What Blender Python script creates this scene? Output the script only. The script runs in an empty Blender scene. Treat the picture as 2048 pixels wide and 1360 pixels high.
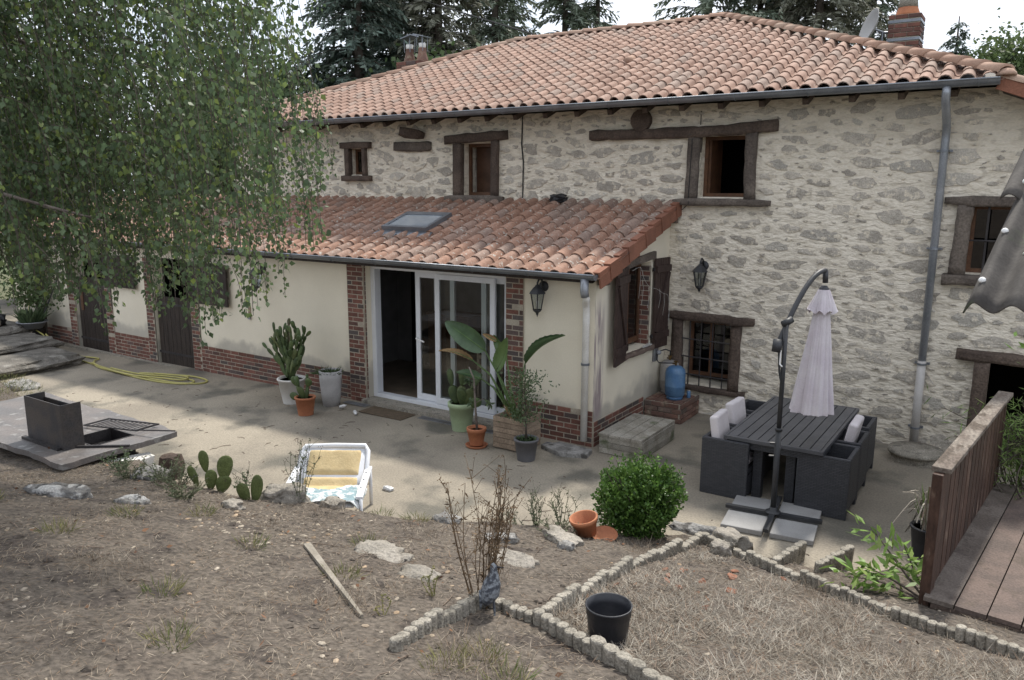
import bpy, math, random
import numpy as np
from mathutils import Vector, Matrix, Quaternion, noise
R=math.radians
random.seed(7); NR=np.random.default_rng(11)
scn=bpy.context.scene; COL=scn.collection
# ---------------------------------------------------------------- camera
cd=bpy.data.cameras.new('camera'); cam=bpy.data.objects.new('camera',cd); COL.objects.link(cam)
cd.sensor_width=36; cd.lens=27.46; cd.clip_start=.1; cd.clip_end=2000
YAW,PIT,ROL=R(33.432),R(10.958),R(.241); CAM=Vector((4.698,-11.548,3.458))
_f=Vector((-math.sin(YAW)*math.cos(PIT),math.cos(YAW)*math.cos(PIT),-math.sin(PIT)))
_r=Vector((math.cos(YAW),math.sin(YAW),0)); _u=_r.cross(_f)
_r2=_r*math.cos(ROL)+_u*math.sin(ROL); _u2=-_r*math.sin(ROL)+_u*math.cos(ROL)
m=Matrix.Identity(4)
for i in range(3): m[i][0]=_r2[i]; m[i][1]=_u2[i]; m[i][2]=-_f[i]; m[i][3]=CAM[i]
cam.matrix_world=m; scn.camera=cam
# ---------------------------------------------------------------- sky, sun, exposure
SUND=Vector((-.06,.545,.839)).normalized()
w=bpy.data.worlds.new('World'); scn.world=w; w.use_nodes=True
nt=w.node_tree; nt.nodes.clear()
out=nt.nodes.new('ShaderNodeOutputWorld'); bg=nt.nodes.new('ShaderNodeBackground'); bg.inputs[1].default_value=.12
sky=nt.nodes.new('ShaderNodeTexSky'); sky.sky_type='NISHITA'; sky.sun_disc=False
sky.sun_elevation=math.asin(SUND.z); sky.sun_rotation=math.atan2(SUND.x,SUND.y)
tc=nt.nodes.new('ShaderNodeTexCoord'); mp=nt.nodes.new('ShaderNodeMapping'); mp.inputs['Scale'].default_value=(1,1,2.2)
nz=nt.nodes.new('ShaderNodeTexNoise'); nz.inputs['Scale'].default_value=2.2; nz.inputs['Detail'].default_value=7
rp=nt.nodes.new('ShaderNodeValToRGB'); rp.color_ramp.elements[0].position=.30; rp.color_ramp.elements[1].position=.52
rp.color_ramp.elements[0].color=(.45,.45,.45,1)
mx=nt.nodes.new('ShaderNodeMix'); mx.data_type='RGBA'; mx.inputs['B'].default_value=(8.6,9.05,9.9,1)
L=nt.links.new
L(tc.outputs['Generated'],mp.inputs[0]); L(mp.outputs[0],nz.inputs['Vector']); L(nz.outputs['Fac'],rp.inputs[0]); L(rp.outputs[0],mx.inputs['Factor'])
L(sky.outputs[0],mx.inputs['A']); L(mx.outputs['Result'],bg.inputs[0]); L(bg.outputs[0],out.inputs[0])
sd=bpy.data.lights.new('sun','SUN'); sd.energy=3.9; sd.angle=R(4.5); sd.color=(1,.95,.86)
sun=bpy.data.objects.new('sun',sd); COL.objects.link(sun); sun.location=(0,10,20)
sun.rotation_euler=(-SUND).to_track_quat('-Z','Y').to_euler()
vs=scn.view_settings; vs.view_transform='Standard'; vs.look='None'; vs.gamma=1; vs.use_curve_mapping=False; vs.exposure=0.32
# ---------------------------------------------------------------- helpers
WO={}                                   # world origin of every parent
def V(*a): return Vector(a)
def thing(name,label,cat,loc=(0,0,0),group=None):
    o=bpy.data.objects.new(name,None); o.empty_display_size=.1; COL.objects.link(o); o.location=loc; WO[o.name]=Vector(loc)
    tag(o,label,cat,group); return o
def tag(o,label=None,cat=None,group=None,kind=None):
    if label: o['label']=label
    if cat: o['category']=cat
    if cat and not kind: o['kind']='thing'
    if group: o['group']=group
    if kind: o['kind']=kind
    return o
def children(o): return [c for c in bpy.data.objects if c.parent==o]
def copytree(o,loc=None,rz=None,label=None,parent=None,kids=None):
    c=o.copy(); COL.objects.link(c); c.parent=parent; WO[c.name]=Vector(loc) if loc is not None else Vector((0,0,0))
    if loc is not None: c.location=loc
    if rz is not None: c.rotation_euler=(0,0,rz)
    if label: c['label']=label
    for ch in list(o.children): copytree(ch,parent=c)
    return c
def mesh_obj(name,verts,faces,mat,parent=None,smooth=False,kind=None,rnd=None,local=False):
    me=bpy.data.meshes.new(name)
    if isinstance(verts,np.ndarray): verts=verts.astype(float)
    off=WO.get(parent.name,Vector((0,0,0))) if (parent is not None and not local) else Vector((0,0,0))
    a=np.asarray(verts,dtype=float).reshape(-1,3)-np.array(off)
    me.from_pydata(a.tolist(),[],faces if isinstance(faces,list) else faces.tolist())
    if rnd is not None and len(rnd)==len(me.polygons):
        at=me.attributes.new('rnd','FLOAT','FACE'); at.data.foreach_set('value',np.asarray(rnd,dtype=np.float32))
    if smooth: me.polygons.foreach_set('use_smooth',[True]*len(me.polygons))
    me.update(); me.materials.append(MT[mat])
    o=bpy.data.objects.new(name,me); COL.objects.link(o)
    if parent is not None: o.parent=parent; WO[o.name]=off
    if kind: o['kind']=kind
    return o
class MB:
    def __init__(s): s.v=[]; s.f=[]; s.r=[]
    def add(s,v,f,rnd=0.):
        n=len(s.v); s.v.extend([tuple(q) for q in v]); s.f.extend([tuple(i+n for i in q) for q in f]); s.r.extend([rnd]*len(f)); return s
    def box(s,c,size,rot=None,rnd=0.):
        c=Vector(c); hx,hy,hz=[q/2 for q in size]; P=[]
        for z in (-hz,hz):
            for (x,y) in ((-hx,-hy),(hx,-hy),(hx,hy),(-hx,hy)):
                q=Vector((x,y,z))
                if rot is not None: q=rot@q
                P.append(q+c)
        return s.add(P,[(3,2,1,0),(4,5,6,7),(0,1,5,4),(1,2,6,5),(2,3,7,6),(3,0,4,7)],rnd)
    def bb(s,x0,x1,y0,y1,z0,z1,rnd=0.): return s.box(((x0+x1)/2,(y0+y1)/2,(z0+z1)/2),(abs(x1-x0),abs(y1-y0),abs(z1-z0)),None,rnd)
    def bar(s,a,b,wd,th,up=(0,0,1),rnd=0.):
        a=Vector(a); b=Vector(b); d=b-a; l=d.length; x=d.normalized(); u=Vector(up); y=u.cross(x)
        if y.length<1e-4: y=Vector((0,1,0)).cross(x)
        y.normalize(); z=x.cross(y); rot=Matrix((x,y,z)).transposed()
        return s.box((a+b)/2,(l,wd,th),rot,rnd)
    def tube(s,pts,rad,n=8,cap=True,rnd=0.):
        pts=[Vector(q) for q in pts]
        if not hasattr(rad,'__len__'): rad=[rad]*len(pts)
        P=[];F=[]; pu=None
        for i,q in enumerate(pts):
            t=(pts[min(i+1,len(pts)-1)]-pts[max(i-1,0)]).normalized()
            if pu is None: pu=t.orthogonal().normalized()
            else:
                pu=(pu-t*pu.dot(t))
                pu=pu.normalized() if pu.length>1e-5 else t.orthogonal().normalized()
            w_=t.cross(pu)
            for k in range(n):
                a=2*math.pi*k/n; P.append(q+(pu*math.cos(a)+w_*math.sin(a))*rad[i])
        for i in range(len(pts)-1):
            for k in range(n): F.append((i*n+k,i*n+(k+1)%n,(i+1)*n+(k+1)%n,(i+1)*n+k))
        if cap: F.append(tuple(reversed(range(n)))); F.append(tuple((len(pts)-1)*n+k for k in range(n)))
        return s.add(P,F,rnd)
    def lathe(s,prof,c=(0,0,0),n=24,rnd=0.,ax=None):
        P=[];F=[]
        for r_,z in prof:
            for k in range(n):
                a=2*math.pi*k/n; q=Vector((r_*math.cos(a),r_*math.sin(a),z))
                if ax is not None: q=ax@q
                P.append(q+Vector(c))
        for i in range(len(prof)-1):
            for k in range(n): F.append((i*n+k,i*n+(k+1)%n,(i+1)*n+(k+1)%n,(i+1)*n+k))
        if prof[0][0]>1e-4: F.append(tuple(reversed(range(n))))
        if prof[-1][0]>1e-4: F.append(tuple((len(prof)-1)*n+k for k in range(n)))
        return s.add(P,F,rnd)
    def prism(s,poly,z0,z1,rnd=0.):
        n=len(poly); P=[(x,y,z0) for x,y in poly]+[(x,y,z1) for x,y in poly]
        F=[tuple(reversed(range(n))),tuple(range(n,2*n))]+[(i,(i+1)%n,n+(i+1)%n,n+i) for i in range(n)]
        return s.add(P,F,rnd)
    def grid(s,fn,nu,nv,rnd=0.):
        P=[fn(i/nu,j/nv) for j in range(nv+1) for i in range(nu+1)]
        F=[(j*(nu+1)+i,j*(nu+1)+i+1,(j+1)*(nu+1)+i+1,(j+1)*(nu+1)+i) for j in range(nv) for i in range(nu)]
        return s.add(P,F,rnd)
    def quad(s,a,b,c,d,rnd=0.): return s.add([a,b,c,d],[(0,1,2,3)],rnd)
    def build(s,name,mat,parent=None,smooth=False,kind=None,local=False,bevel=0,sub=0,solid=0):
        o=mesh_obj(name,s.v,s.f,mat,parent,smooth,kind,s.r,local)
        if solid: q=o.modifiers.new('solid','SOLIDIFY'); q.thickness=solid; q.offset=0
        if bevel: q=o.modifiers.new('bevel','BEVEL'); q.width=bevel; q.segments=2; q.limit_method='ANGLE'
        if sub: q=o.modifiers.new('sub','SUBSURF'); q.levels=sub; q.render_levels=sub
        return o
def link_piece(me,name,mw,parent):       # piece sharing mesh data; mw is the world matrix
    o=bpy.data.objects.new(name,me); COL.objects.link(o); o.parent=parent
    off=WO[parent.name]; q=mw.copy(); q.translation=q.translation-off; o.matrix_basis=q; return o
def rough_block(mb,c,size,seed=0,amp=.15,n=2,rot=None,rnd=0.):
    """irregular stone: subdivided box pushed about by noise"""
    g=n+1; P=[];F=[]; idx={}
    def vid(p):
        k=tuple(round(q,4) for q in p)
        if k not in idx:
            idx[k]=len(P); q=Vector(p); l=max(abs(q.x),abs(q.y),abs(q.z)); sph=q.normalized()
            q2=q*.55+sph*.45*1.15
            nv=noise.noise_vector(q*1.3+Vector((seed*7.1,seed*3.3,seed)))*amp*2
            nv2=noise.noise_vector(q*3.1+Vector((seed*2.1,seed*9.3,seed)))*amp*.7
            q2=q2+nv+nv2; q2=Vector((q2.x*size[0]/2,q2.y*size[1]/2,q2.z*size[2]/2))
            if rot is not None: q2=rot@q2
            P.append(q2+Vector(c))
        return idx[k]
    for ax in range(3):
        for sg in (-1,1):
            for i in range(g):
                for j in range(g):
                    q=[]
                    for (a,b) in ((0,0),(1,0),(1,1),(0,1)):
                        p=[0,0,0]; p[ax]=sg; p[(ax+1)%3]=-1+2*(i+a)/g; p[(ax+2)%3]=-1+2*(j+b)/g; q.append(vid(p))
                    F.append(tuple(q) if sg>0 else tuple(reversed(q)))
    return mb.add(P,F,rnd)
def leaves(pts,dirs,nrm,ln,wd,droop=0.,shape='rhomb'):
    """numpy quads: one leaf per point"""
    pts=np.asarray(pts,float); dirs=np.asarray(dirs,float); nrm=np.asarray(nrm,float)
    dirs/=np.linalg.norm(dirs,axis=1,keepdims=True)+1e-9
    sd_=np.cross(dirs,nrm); sd_/=np.linalg.norm(sd_,axis=1,keepdims=True)+1e-9
    ln=np.asarray(ln).reshape(-1,1)*np.ones((len(pts),1)); wd=np.asarray(wd).reshape(-1,1)*np.ones((len(pts),1))
    a=pts; t=pts+dirs*ln
    k=.38 if shape=='rhomb' else .5
    b=pts+dirs*ln*k+sd_*wd*.5; d=pts+dirs*ln*k-sd_*wd*.5
    Vv=np.stack([a,b,t,d],1).reshape(-1,3); n=len(pts)
    F=np.arange(4*n).reshape(n,4)
    return Vv,F
# ---------------------------------------------------------------- materials
MT={}
def M(name,c1,c2=None,rough=.85,scale=5.,lo=.35,hi=.65,fine=.25,fscale=60.,bump=.2,bscale=45.,rnd=0.,c3=None,rmix=.6,metal=0.,spec=.3,stretch=None,trans=0.,c4=None,s4=2.,l4=.55,h4=.65,obj=False,bdist=.02,coat=0.,emit=None):
    mt=bpy.data.materials.new(name); mt.use_nodes=True; MT[name]=mt; t=mt.node_tree; N=t.nodes.new; K=t.links.new
    b=t.nodes['Principled BSDF']; b.inputs['Roughness'].default_value=rough; b.inputs['Metallic'].default_value=metal
    b.inputs['Specular IOR Level'].default_value=spec
    g=N('ShaderNodeTexCoord') if obj else N('ShaderNodeNewGeometry'); pos=g.outputs['Object'] if obj else g.outputs['Position']
    if stretch:
        q=N('ShaderNodeMapping'); q.inputs['Scale'].default_value=stretch; K(pos,q.inputs[0]); pos=q.outputs[0]
    def nz_(s,d=5):
        q=N('ShaderNodeTexNoise'); q.inputs['Scale'].default_value=s; q.inputs['Detail'].default_value=d; K(pos,q.inputs['Vector']); return q.outputs['Fac']
    def ramp(src,l,h):
        q=N('ShaderNodeMapRange'); q.interpolation_type='SMOOTHSTEP'; q.inputs['From Min'].default_value=l; q.inputs['From Max'].default_value=h; K(src,q.inputs['Value']); return q.outputs[0]
    def mixc(fac,a,bb,mode='MIX'):
        q=N('ShaderNodeMix'); q.data_type='RGBA'; q.blend_type=mode
        for nm,val in (('Factor',fac),('A',a),('B',bb)):
            s_=q.inputs[nm]
            if nm=='Factor': s_=q.inputs[0]
            elif nm=='A': s_=q.inputs[6]
            else: s_=q.inputs[7]
            if isinstance(val,(int,float)): s_.default_value=val
            elif isinstance(val,tuple): s_.default_value=(*val,1)
            else: K(val,s_)
        return q.outputs[2]
    col=mixc(ramp(nz_(scale),lo,hi),tuple(c1),tuple(c2 or c1))
    if rnd or c3:
        oi=N('ShaderNodeObjectInfo'); at=N('ShaderNodeAttribute'); at.attribute_name='rnd'
        ad=N('ShaderNodeMath'); ad.operation='ADD'; K(oi.outputs['Random'],ad.inputs[0]); K(at.outputs['Fac'],ad.inputs[1])
        fr=N('ShaderNodeMath'); fr.operation='FRACT'; K(ad.outputs[0],fr.inputs[0])
        if c3:
            mu=N('ShaderNodeMath'); mu.operation='MULTIPLY'; mu.inputs[1].default_value=7.31; K(fr.outputs[0],mu.inputs[0])
            f2=N('ShaderNodeMath'); f2.operation='FRACT'; K(mu.outputs[0],f2.inputs[0])
            col=mixc(ramp(f2.outputs[0],1-rmix,1.),col,tuple(c3))
        if rnd:
            mr=N('ShaderNodeMapRange'); mr.inputs['To Min'].default_value=1-rnd; mr.inputs['To Max'].default_value=1+rnd; K(fr.outputs[0],mr.inputs['Value'])
            cc=N('ShaderNodeCombineColor')
            for i in range(3): K(mr.outputs[0],cc.inputs[i])
            col=mixc(1.,col,cc.outputs[0],'MULTIPLY')
    if c4: col=mixc(ramp(nz_(s4,8),l4,h4),col,tuple(c4))
    if fine:
        fn=nz_(fscale,4); mr=N('ShaderNodeMapRange'); mr.inputs['From Min'].default_value=.25; mr.inputs['From Max'].default_value=.75
        mr.inputs['To Min'].default_value=1-fine; mr.inputs['To Max'].default_value=1+fine; K(fn,mr.inputs['Value'])
        cc=N('ShaderNodeCombineColor')
        for i in range(3): K(mr.outputs[0],cc.inputs[i])
        col=mixc(1.,col,cc.outputs[0],'MULTIPLY')
    K(col,b.inputs['Base Color'])
    if bump:
        bp=N('ShaderNodeBump'); bp.inputs['Strength'].default_value=bump; bp.inputs['Distance'].default_value=bdist
        K(nz_(bscale,6),bp.inputs['Height']); K(bp.outputs[0],b.inputs['Normal'])
    if trans:
        tr=N('ShaderNodeBsdfTranslucent'); K(col,tr.inputs[0]); ms=N('ShaderNodeMixShader'); ms.inputs[0].default_value=trans
        K(b.outputs[0],ms.inputs[1]); K(tr.outputs[0],ms.inputs[2]); K(ms.outputs[0],t.nodes['Material Output'].inputs[0])
    if coat: b.inputs['Coat Weight'].default_value=coat
    return mt
def glass(name,tint=(.9,.95,.93),refl=1.0,rough=.02):
    mt=bpy.data.materials.new(name); mt.use_nodes=True; MT[name]=mt; t=mt.node_tree; t.nodes.clear(); N=t.nodes.new; K=t.links.new
    o=N('ShaderNodeOutputMaterial'); a=N('ShaderNodeBsdfTransparent'); a.inputs[0].default_value=(*tint,1); g=N('ShaderNodeBsdfGlossy'); g.inputs['Roughness'].default_value=rough
    f=N('ShaderNodeFresnel'); f.inputs[0].default_value=1.52; mu=N('ShaderNodeMath'); mu.operation='MULTIPLY'; mu.inputs[1].default_value=refl; mu.use_clamp=True
    ms=N('ShaderNodeMixShader'); K(f.outputs[0],mu.inputs[0]); K(mu.outputs[0],ms.inputs[0]); K(a.outputs[0],ms.inputs[1]); K(g.outputs[0],ms.inputs[2]); K(ms.outputs[0],o.inputs[0])
M('mortar',(.775,.71,.60),(.685,.622,.515),scale=3.6,lo=.42,hi=.62,stretch=(1,1,2.1),fine=.09,fscale=34,bump=.85,bscale=9,bdist=.06,c4=(.59,.533,.445),s4=5.2,l4=.555,h4=.64)
M('stone',(.49,.447,.385),(.385,.352,.303),scale=7,fine=.28,fscale=60,bump=.8,bscale=22,rnd=.18,c3=(.45,.42,.37),rmix=.3,bdist=.03,c4=(.66,.595,.49),s4=9,l4=.53,h4=.62)
M('plaster',(.78,.72,.59),(.73,.67,.545),scale=1.2,fine=.06,fscale=120,bump=.25,bscale=140,c4=(.66,.615,.53),s4=.9,l4=.55,h4=.8,bdist=.006)
M('grime',(.30,.27,.24),(.42,.33,.33),scale=7,fine=.3,bump=.2)
M('brick',(.185,.083,.062),(.14,.066,.052),scale=9,fine=.3,fscale=90,bump=.5,bscale=60,rnd=.25,c3=(.085,.072,.068),rmix=.52,bdist=.006)
M('brick_dusty',(.18,.10,.076),(.135,.08,.065),scale=7,fine=.3,fscale=90,bump=.5,bscale=60,rnd=.25,c3=(.13,.10,.085),rmix=.5,bdist=.006,c4=(.33,.27,.2),s4=5,l4=.55,h4=.75)
M('joint',(.40,.355,.285),(.32,.28,.225),scale=5,fine=.2,bump=.3)
M('tile',(.335,.222,.172),(.275,.172,.13),scale=2.2,fine=.2,fscale=30,bump=.35,bscale=40,rnd=.10,c3=(.26,.195,.16),rmix=.45,c4=(.37,.315,.265),s4=16,l4=.62,h4=.70,bdist=.008)
M('tile_low',(.325,.193,.14),(.26,.15,.106),scale=2.2,fine=.22,fscale=30,bump=.35,bscale=40,rnd=.13,c3=(.26,.185,.15),rmix=.55,c4=(.42,.385,.34),s4=18,l4=.585,h4=.68,bdist=.008)
M('tile_ridge',(.38,.25,.185),(.32,.195,.14),scale=3,fine=.15,bump=.25,bscale=40,rnd=.16,c3=(.40,.29,.22),rmix=.5)
M('verge',(.27,.122,.08),(.21,.095,.063),scale=4,fine=.2,bump=.25,rnd=.18,c3=(.25,.11,.07),rmix=.5)
M('old_beam',(.075,.055,.045),(.12,.09,.072),scale=3,fine=.4,fscale=40,bump=.8,bscale=24,stretch=(1,1,1),bdist=.02)
M('grey_beam',(.15,.125,.105),(.10,.082,.07),scale=4,fine=.35,fscale=40,bump=.8,bscale=24,bdist=.02)
M('brown_frame',(.13,.065,.036),(.09,.046,.027),scale=8,rough=.5,fine=.3,bump=.2)
M('dark_wood',(.028,.021,.018),(.045,.034,.028),scale=6,rough=.6,fine=.3,fscale=50,bump=.4,bscale=40,stretch=(3,3,.6))
M('shutter',(.042,.027,.024),(.058,.038,.033),scale=6,rough=.6,fine=.2,bump=.3,bscale=40)
M('zinc',(.24,.26,.29),(.18,.195,.22),rough=.4,scale=3,fine=.15,bump=.06,metal=.6,spec=.5)
M('zinc_pipe',(.34,.36,.40),(.26,.28,.31),rough=.4,scale=3,fine=.15,bump=.05,metal=.4,spec=.5)
M('pvc_grey',(.48,.46,.44),(.43,.41,.39),rough=.5,fine=.08,bump=.05)
M('pvc_white',(.72,.74,.78),(.68,.70,.74),rough=.35,fine=.04,bump=0)
M('pvc_pale',(.70,.69,.66),(.63,.61,.57),rough=.5,fine=.1,bump=.05)
M('interior',(.20,.20,.20),(.17,.17,.17),fine=.05,bump=0)
M('dark_void',(.012,.011,.011),fine=0,bump=0,rough=1)  # near-black room lining; the darkness indoors is put into its colour
M('cabinet',(.10,.05,.03),(.07,.035,.02),rough=.45,fine=.2,bump=.1)
M('floor_in',(.20,.16,.12),(.15,.12,.09),rough=.5)
M('black_metal',(.022,.023,.026),(.035,.036,.04),rough=.5,fine=.2,bump=.1,spec=.5)
M('iron',(.03,.028,.03),(.05,.045,.045),rough=.55,fine=.3,bump=.25)
M('white_metal',(.75,.75,.74),rough=.4,fine=.05,bump=0)
M('terrace',(.305,.268,.212),(.228,.20,.16),scale=.75,lo=.35,hi=.65,fine=.24,fscale=42,bump=.5,bscale=60,c4=(.13,.12,.099),s4=1.1,l4=.5,h4=.66,bdist=.01)
M('dirt',(.094,.077,.063),(.140,.118,.096),scale=2.4,fine=.6,fscale=27,bump=1.0,bscale=22,c4=(.07,.057,.048),s4=2.4,l4=.5,h4=.68,bdist=.04)
M('far_grass',(.07,.09,.035),(.10,.10,.05),scale=.3)
M('straw',(.28,.238,.185),(.20,.163,.122),scale=3,fine=.2,bump=0,rnd=.45,c3=(.17,.115,.075),rmix=.5)
M('straw_pale',(.345,.312,.262),(.24,.212,.172),scale=3,fine=.2,bump=0,rnd=.35,c3=(.22,.155,.11),rmix=.4)
M('grass_green',(.10,.13,.045),(.20,.19,.08),scale=2,fine=.2,bump=0,rnd=.3,c3=(.32,.28,.14),rmix=.4,trans=.25)
M('pebble',(.33,.285,.23),(.24,.205,.16),scale=20,fine=.2,bump=.2,rnd=.35,c3=(.32,.23,.15),rmix=.4)
M('dead_leaf',(.19,.10,.055),(.14,.075,.045),scale=9,fine=.2,bump=.1,rnd=.3,c3=(.11,.06,.04),rmix=.4)
M('twig',(.12,.09,.07),(.18,.14,.11),scale=20,fine=.2,bump=.2,rnd=.2)
M('rock',(.33,.32,.305),(.18,.172,.162),scale=5,fine=.3,fscale=50,bump=.9,bscale=22,c4=(.09,.085,.08),s4=6,l4=.56,h4=.66,rnd=.12,bdist=.04)
M('rock_tan',(.32,.29,.25),(.23,.21,.18),scale=5,fine=.25,fscale=50,bump=.8,bscale=22,rnd=.1,bdist=.04,c4=(.2,.18,.15),s4=5,l4=.58,h4=.7)
M('concrete',(.30,.275,.232),(.235,.214,.178),scale=6,fine=.5,fscale=75,bump=.9,bscale=80,c4=(.17,.155,.13),s4=9,l4=.55,h4=.66,rnd=.1,bdist=.012)
M('slab_grey',(.30,.295,.29),(.255,.25,.245),scale=4,fine=.12,fscale=90,bump=.15,bscale=120,rnd=.06)
M('terracotta',(.42,.17,.085),(.35,.135,.07),scale=6,fine=.12,bump=.12,rough=.75)
M('terracotta_bit',(.27,.125,.078),(.20,.095,.06),scale=6,fine=.2,bump=.12,rnd=.2)
M('pot_white',(.70,.69,.67),(.62,.60,.57),rough=.5,fine=.06,bump=.05)
M('pot_grey',(.44,.43,.43),(.38,.37,.37),rough=.8,fine=.1,bump=.15)
M('pot_dark',(.13,.13,.14),(.11,.11,.12),rough=.55,fine=.1,bump=.05)
M('pot_black',(.018,.019,.024),(.026,.027,.033),rough=.45,fine=.15,bump=.05,spec=.5)
M('pot_green',(.38,.48,.30),(.34,.42,.27),rough=.55,fine=.08,bump=.05)
M('soil',(.045,.034,.025),(.07,.052,.038),scale=30,fine=.4,bump=1,bscale=60)
M('crate_wood',(.30,.235,.175),(.23,.175,.13),scale=6,fine=.3,fscale=50,bump=.4,bscale=40,rnd=.15)
M('old_plank',(.32,.30,.26),(.23,.21,.175),scale=5,fine=.35,fscale=60,bump=.6,bscale=30,rnd=.2,c4=(.13,.14,.09),s4=4,l4=.57,h4=.7,bdist=.015)
M('deck_wood',(.155,.13,.112),(.105,.086,.073),scale=4,fine=.3,fscale=60,bump=.5,bscale=40,rnd=.2,c4=(.10,.08,.07),s4=6,l4=.55,h4=.68)
M('deck_red',(.15,.112,.096),(.105,.082,.072),scale=4,fine=.3,fscale=60,bump=.4,bscale=40,rnd=.15,c4=(.11,.085,.07),s4=5,l4=.55,h4=.68)
M('rail_wood',(.048,.026,.019),(.075,.042,.03),scale=7,rough=.6,fine=.4,fscale=40,bump=.5,bscale=30,rnd=.3,c4=(.17,.12,.09),s4=9,l4=.60,h4=.70,stretch=(1,1,.35))
M('rail_top',(.22,.19,.16),(.13,.103,.085),scale=7,fine=.4,fscale=50,bump=.8,bscale=35,c4=(.09,.07,.055),s4=8,l4=.52,h4=.62,stretch=(1,.35,1))
M('asbestos',(.085,.077,.07),(.055,.05,.046),scale=5,fine=.2,fscale=60,bump=.25,bscale=70,bdist=.004,c4=(.09,.125,.06),s4=3,l4=.56,h4=.72)
M('lichen',(.42,.43,.38),(.34,.35,.3),scale=40,fine=.3,bump=.5)
M('rattan',(.036,.038,.045),(.052,.054,.062),rough=.5,fine=.2,fscale=80,bump=0,spec=.5)
M('table_slat',(.066,.068,.077),(.085,.086,.094),rough=.42,fine=.15,fscale=60,bump=.15,rnd=.08,spec=.5)
M('cushion',(.60,.56,.57),(.55,.51,.52),rough=.95,fine=.05,bump=.2,bscale=70)
M('canopy',(.60,.56,.585),(.54,.49,.53),rough=.95,fine=.05,bump=.15,bscale=60)
M('gas_blue',(.055,.14,.28),(.09,.18,.31),scale=6,rough=.42,fine=.2,bump=.08,spec=.5)
M('gas_grey',(.33,.31,.29),(.25,.24,.23),rough=.45,fine=.2,bump=.08,spec=.5)
M('brass',(.20,.13,.05),(.12,.08,.04),rough=.45,metal=.7,fine=.2,bump=0)
M('hose',(.42,.38,.13),(.36,.33,.12),rough=.5,fine=.1,bump=0)
M('granite',(.185,.165,.155),(.145,.137,.135),scale=3,rough=.42,fine=.2,fscale=60,bump=.2,bscale=30,c4=(.27,.26,.25),s4=7,l4=.58,h4=.68)
M('rock_lichen',(.40,.395,.385),(.16,.155,.15),scale=9,lo=.42,hi=.56,fine=.3,fscale=50,bump=.9,bscale=22,bdist=.04,c4=(.07,.068,.066),s4=8,l4=.56,h4=.64)
M('rock_shade',(.17,.155,.135),(.10,.092,.08),scale=4,fine=.35,fscale=40,bump=.9,bscale=20,rnd=.1,bdist=.04,c4=(.24,.225,.2),s4=3,l4=.55,h4=.68)  # darker rock copy for the steps, with tree shade put into its colour
M('steel_dark',(.06,.06,.066),(.09,.08,.075),scale=5,rough=.5,metal=.4,fine=.25,bump=.1)
M('foam',(.60,.47,.265),(.55,.42,.23),scale=9,fine=.06,bump=.25,rough=1)
M('cover_cloth',(.60,.62,.62),(.24,.33,.36),scale=13,lo=.46,hi=.56,fine=.15,bump=.3,rough=1)
M('white_plastic',(.76,.77,.80),(.70,.71,.74),rough=.4,fine=.03,bump=0)
M('cactus',(.055,.085,.035),(.085,.12,.045),scale=14,rough=.6,fine=.2,fscale=90,bump=.25,bscale=60,rnd=.25,c3=(.12,.14,.06),rmix=.3)
M('cactus_bank',(.13,.16,.055),(.10,.125,.04),scale=14,rough=.6,fine=.3,fscale=70,bump=.3,bscale=60,rnd=.2)
M('strelitzia',(.045,.085,.035),(.065,.115,.05),scale=6,rough=.38,fine=.12,fscale=30,bump=.1,spec=.5,trans=.12)
M('strelitzia_light',(.085,.15,.045),(.11,.18,.055),scale=6,rough=.42,fine=.12,bump=.1,spec=.5,trans=.2)
M('dry_leaf',(.30,.20,.10),(.22,.14,.07),scale=12,fine=.2,bump=.2)
M('leaf_box',(.055,.115,.024),(.09,.17,.036),scale=5,rough=.45,fine=.2,bump=0,rnd=.4,c3=(.15,.25,.055),rmix=.3,trans=.3,spec=.4)
M('leaf_shrub',(.08,.12,.06),(.11,.15,.075),scale=6,rough=.5,fine=.2,bump=0,rnd=.35,trans=.25)
M('leaf_laurel',(.16,.27,.06),(.22,.34,.09),scale=6,rough=.45,fine=.15,bump=0,rnd=.3,c3=(.30,.38,.12),rmix=.35,trans=.3)
M('leaf_bamboo',(.14,.22,.06),(.20,.29,.09),scale=6,rough=.5,fine=.15,bump=0,rnd=.35,c3=(.27,.31,.12),rmix=.3,trans=.3)
M('leaf_birch',(.075,.118,.056),(.105,.15,.07),scale=1.5,rough=.5,fine=.15,bump=0,rnd=.42,c3=(.17,.22,.06),rmix=.3,trans=.42,spec=.4)
M('leaf_dark',(.055,.09,.038),(.08,.115,.05),scale=2,rough=.55,fine=.15,bump=0,rnd=.4,trans=.25)
M('leaf_oak',(.075,.115,.045),(.11,.15,.06),scale=1,rough=.55,fine=.15,bump=0,rnd=.4,trans=.3)
M('needle',(.16,.20,.15),(.21,.245,.18),scale=1.2,rough=.6,fine=.2,bump=0,rnd=.35,trans=.15)
M('needle_dark',(.10,.14,.115),(.145,.18,.145),scale=1.2,rough=.6,fine=.2,bump=0,rnd=.35,trans=.12)
M('needle_brown',(.17,.175,.135),(.21,.21,.16),scale=1.2,rough=.6,fine=.2,bump=0,rnd=.35,trans=.15)
M('bark',(.075,.062,.052),(.11,.09,.075),scale=6,fine=.3,bump=.8,bscale=18)
M('bark_birch',(.20,.17,.15),(.08,.065,.055),scale=9,fine=.3,bump=.3)
M('weed_dry',(.095,.062,.036),(.14,.095,.055),scale=8,fine=.2,bump=0,rnd=.3)
M('weed_green',(.10,.12,.07),(.14,.15,.09),scale=8,fine=.2,bump=0,rnd=.3,trans=.2)
M('flower_dark',(.055,.035,.03),fine=.1,bump=0)
M('moss_stem',(.22,.20,.08),(.15,.15,.06),scale=9,fine=.2,bump=0,rnd=.2)
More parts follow.
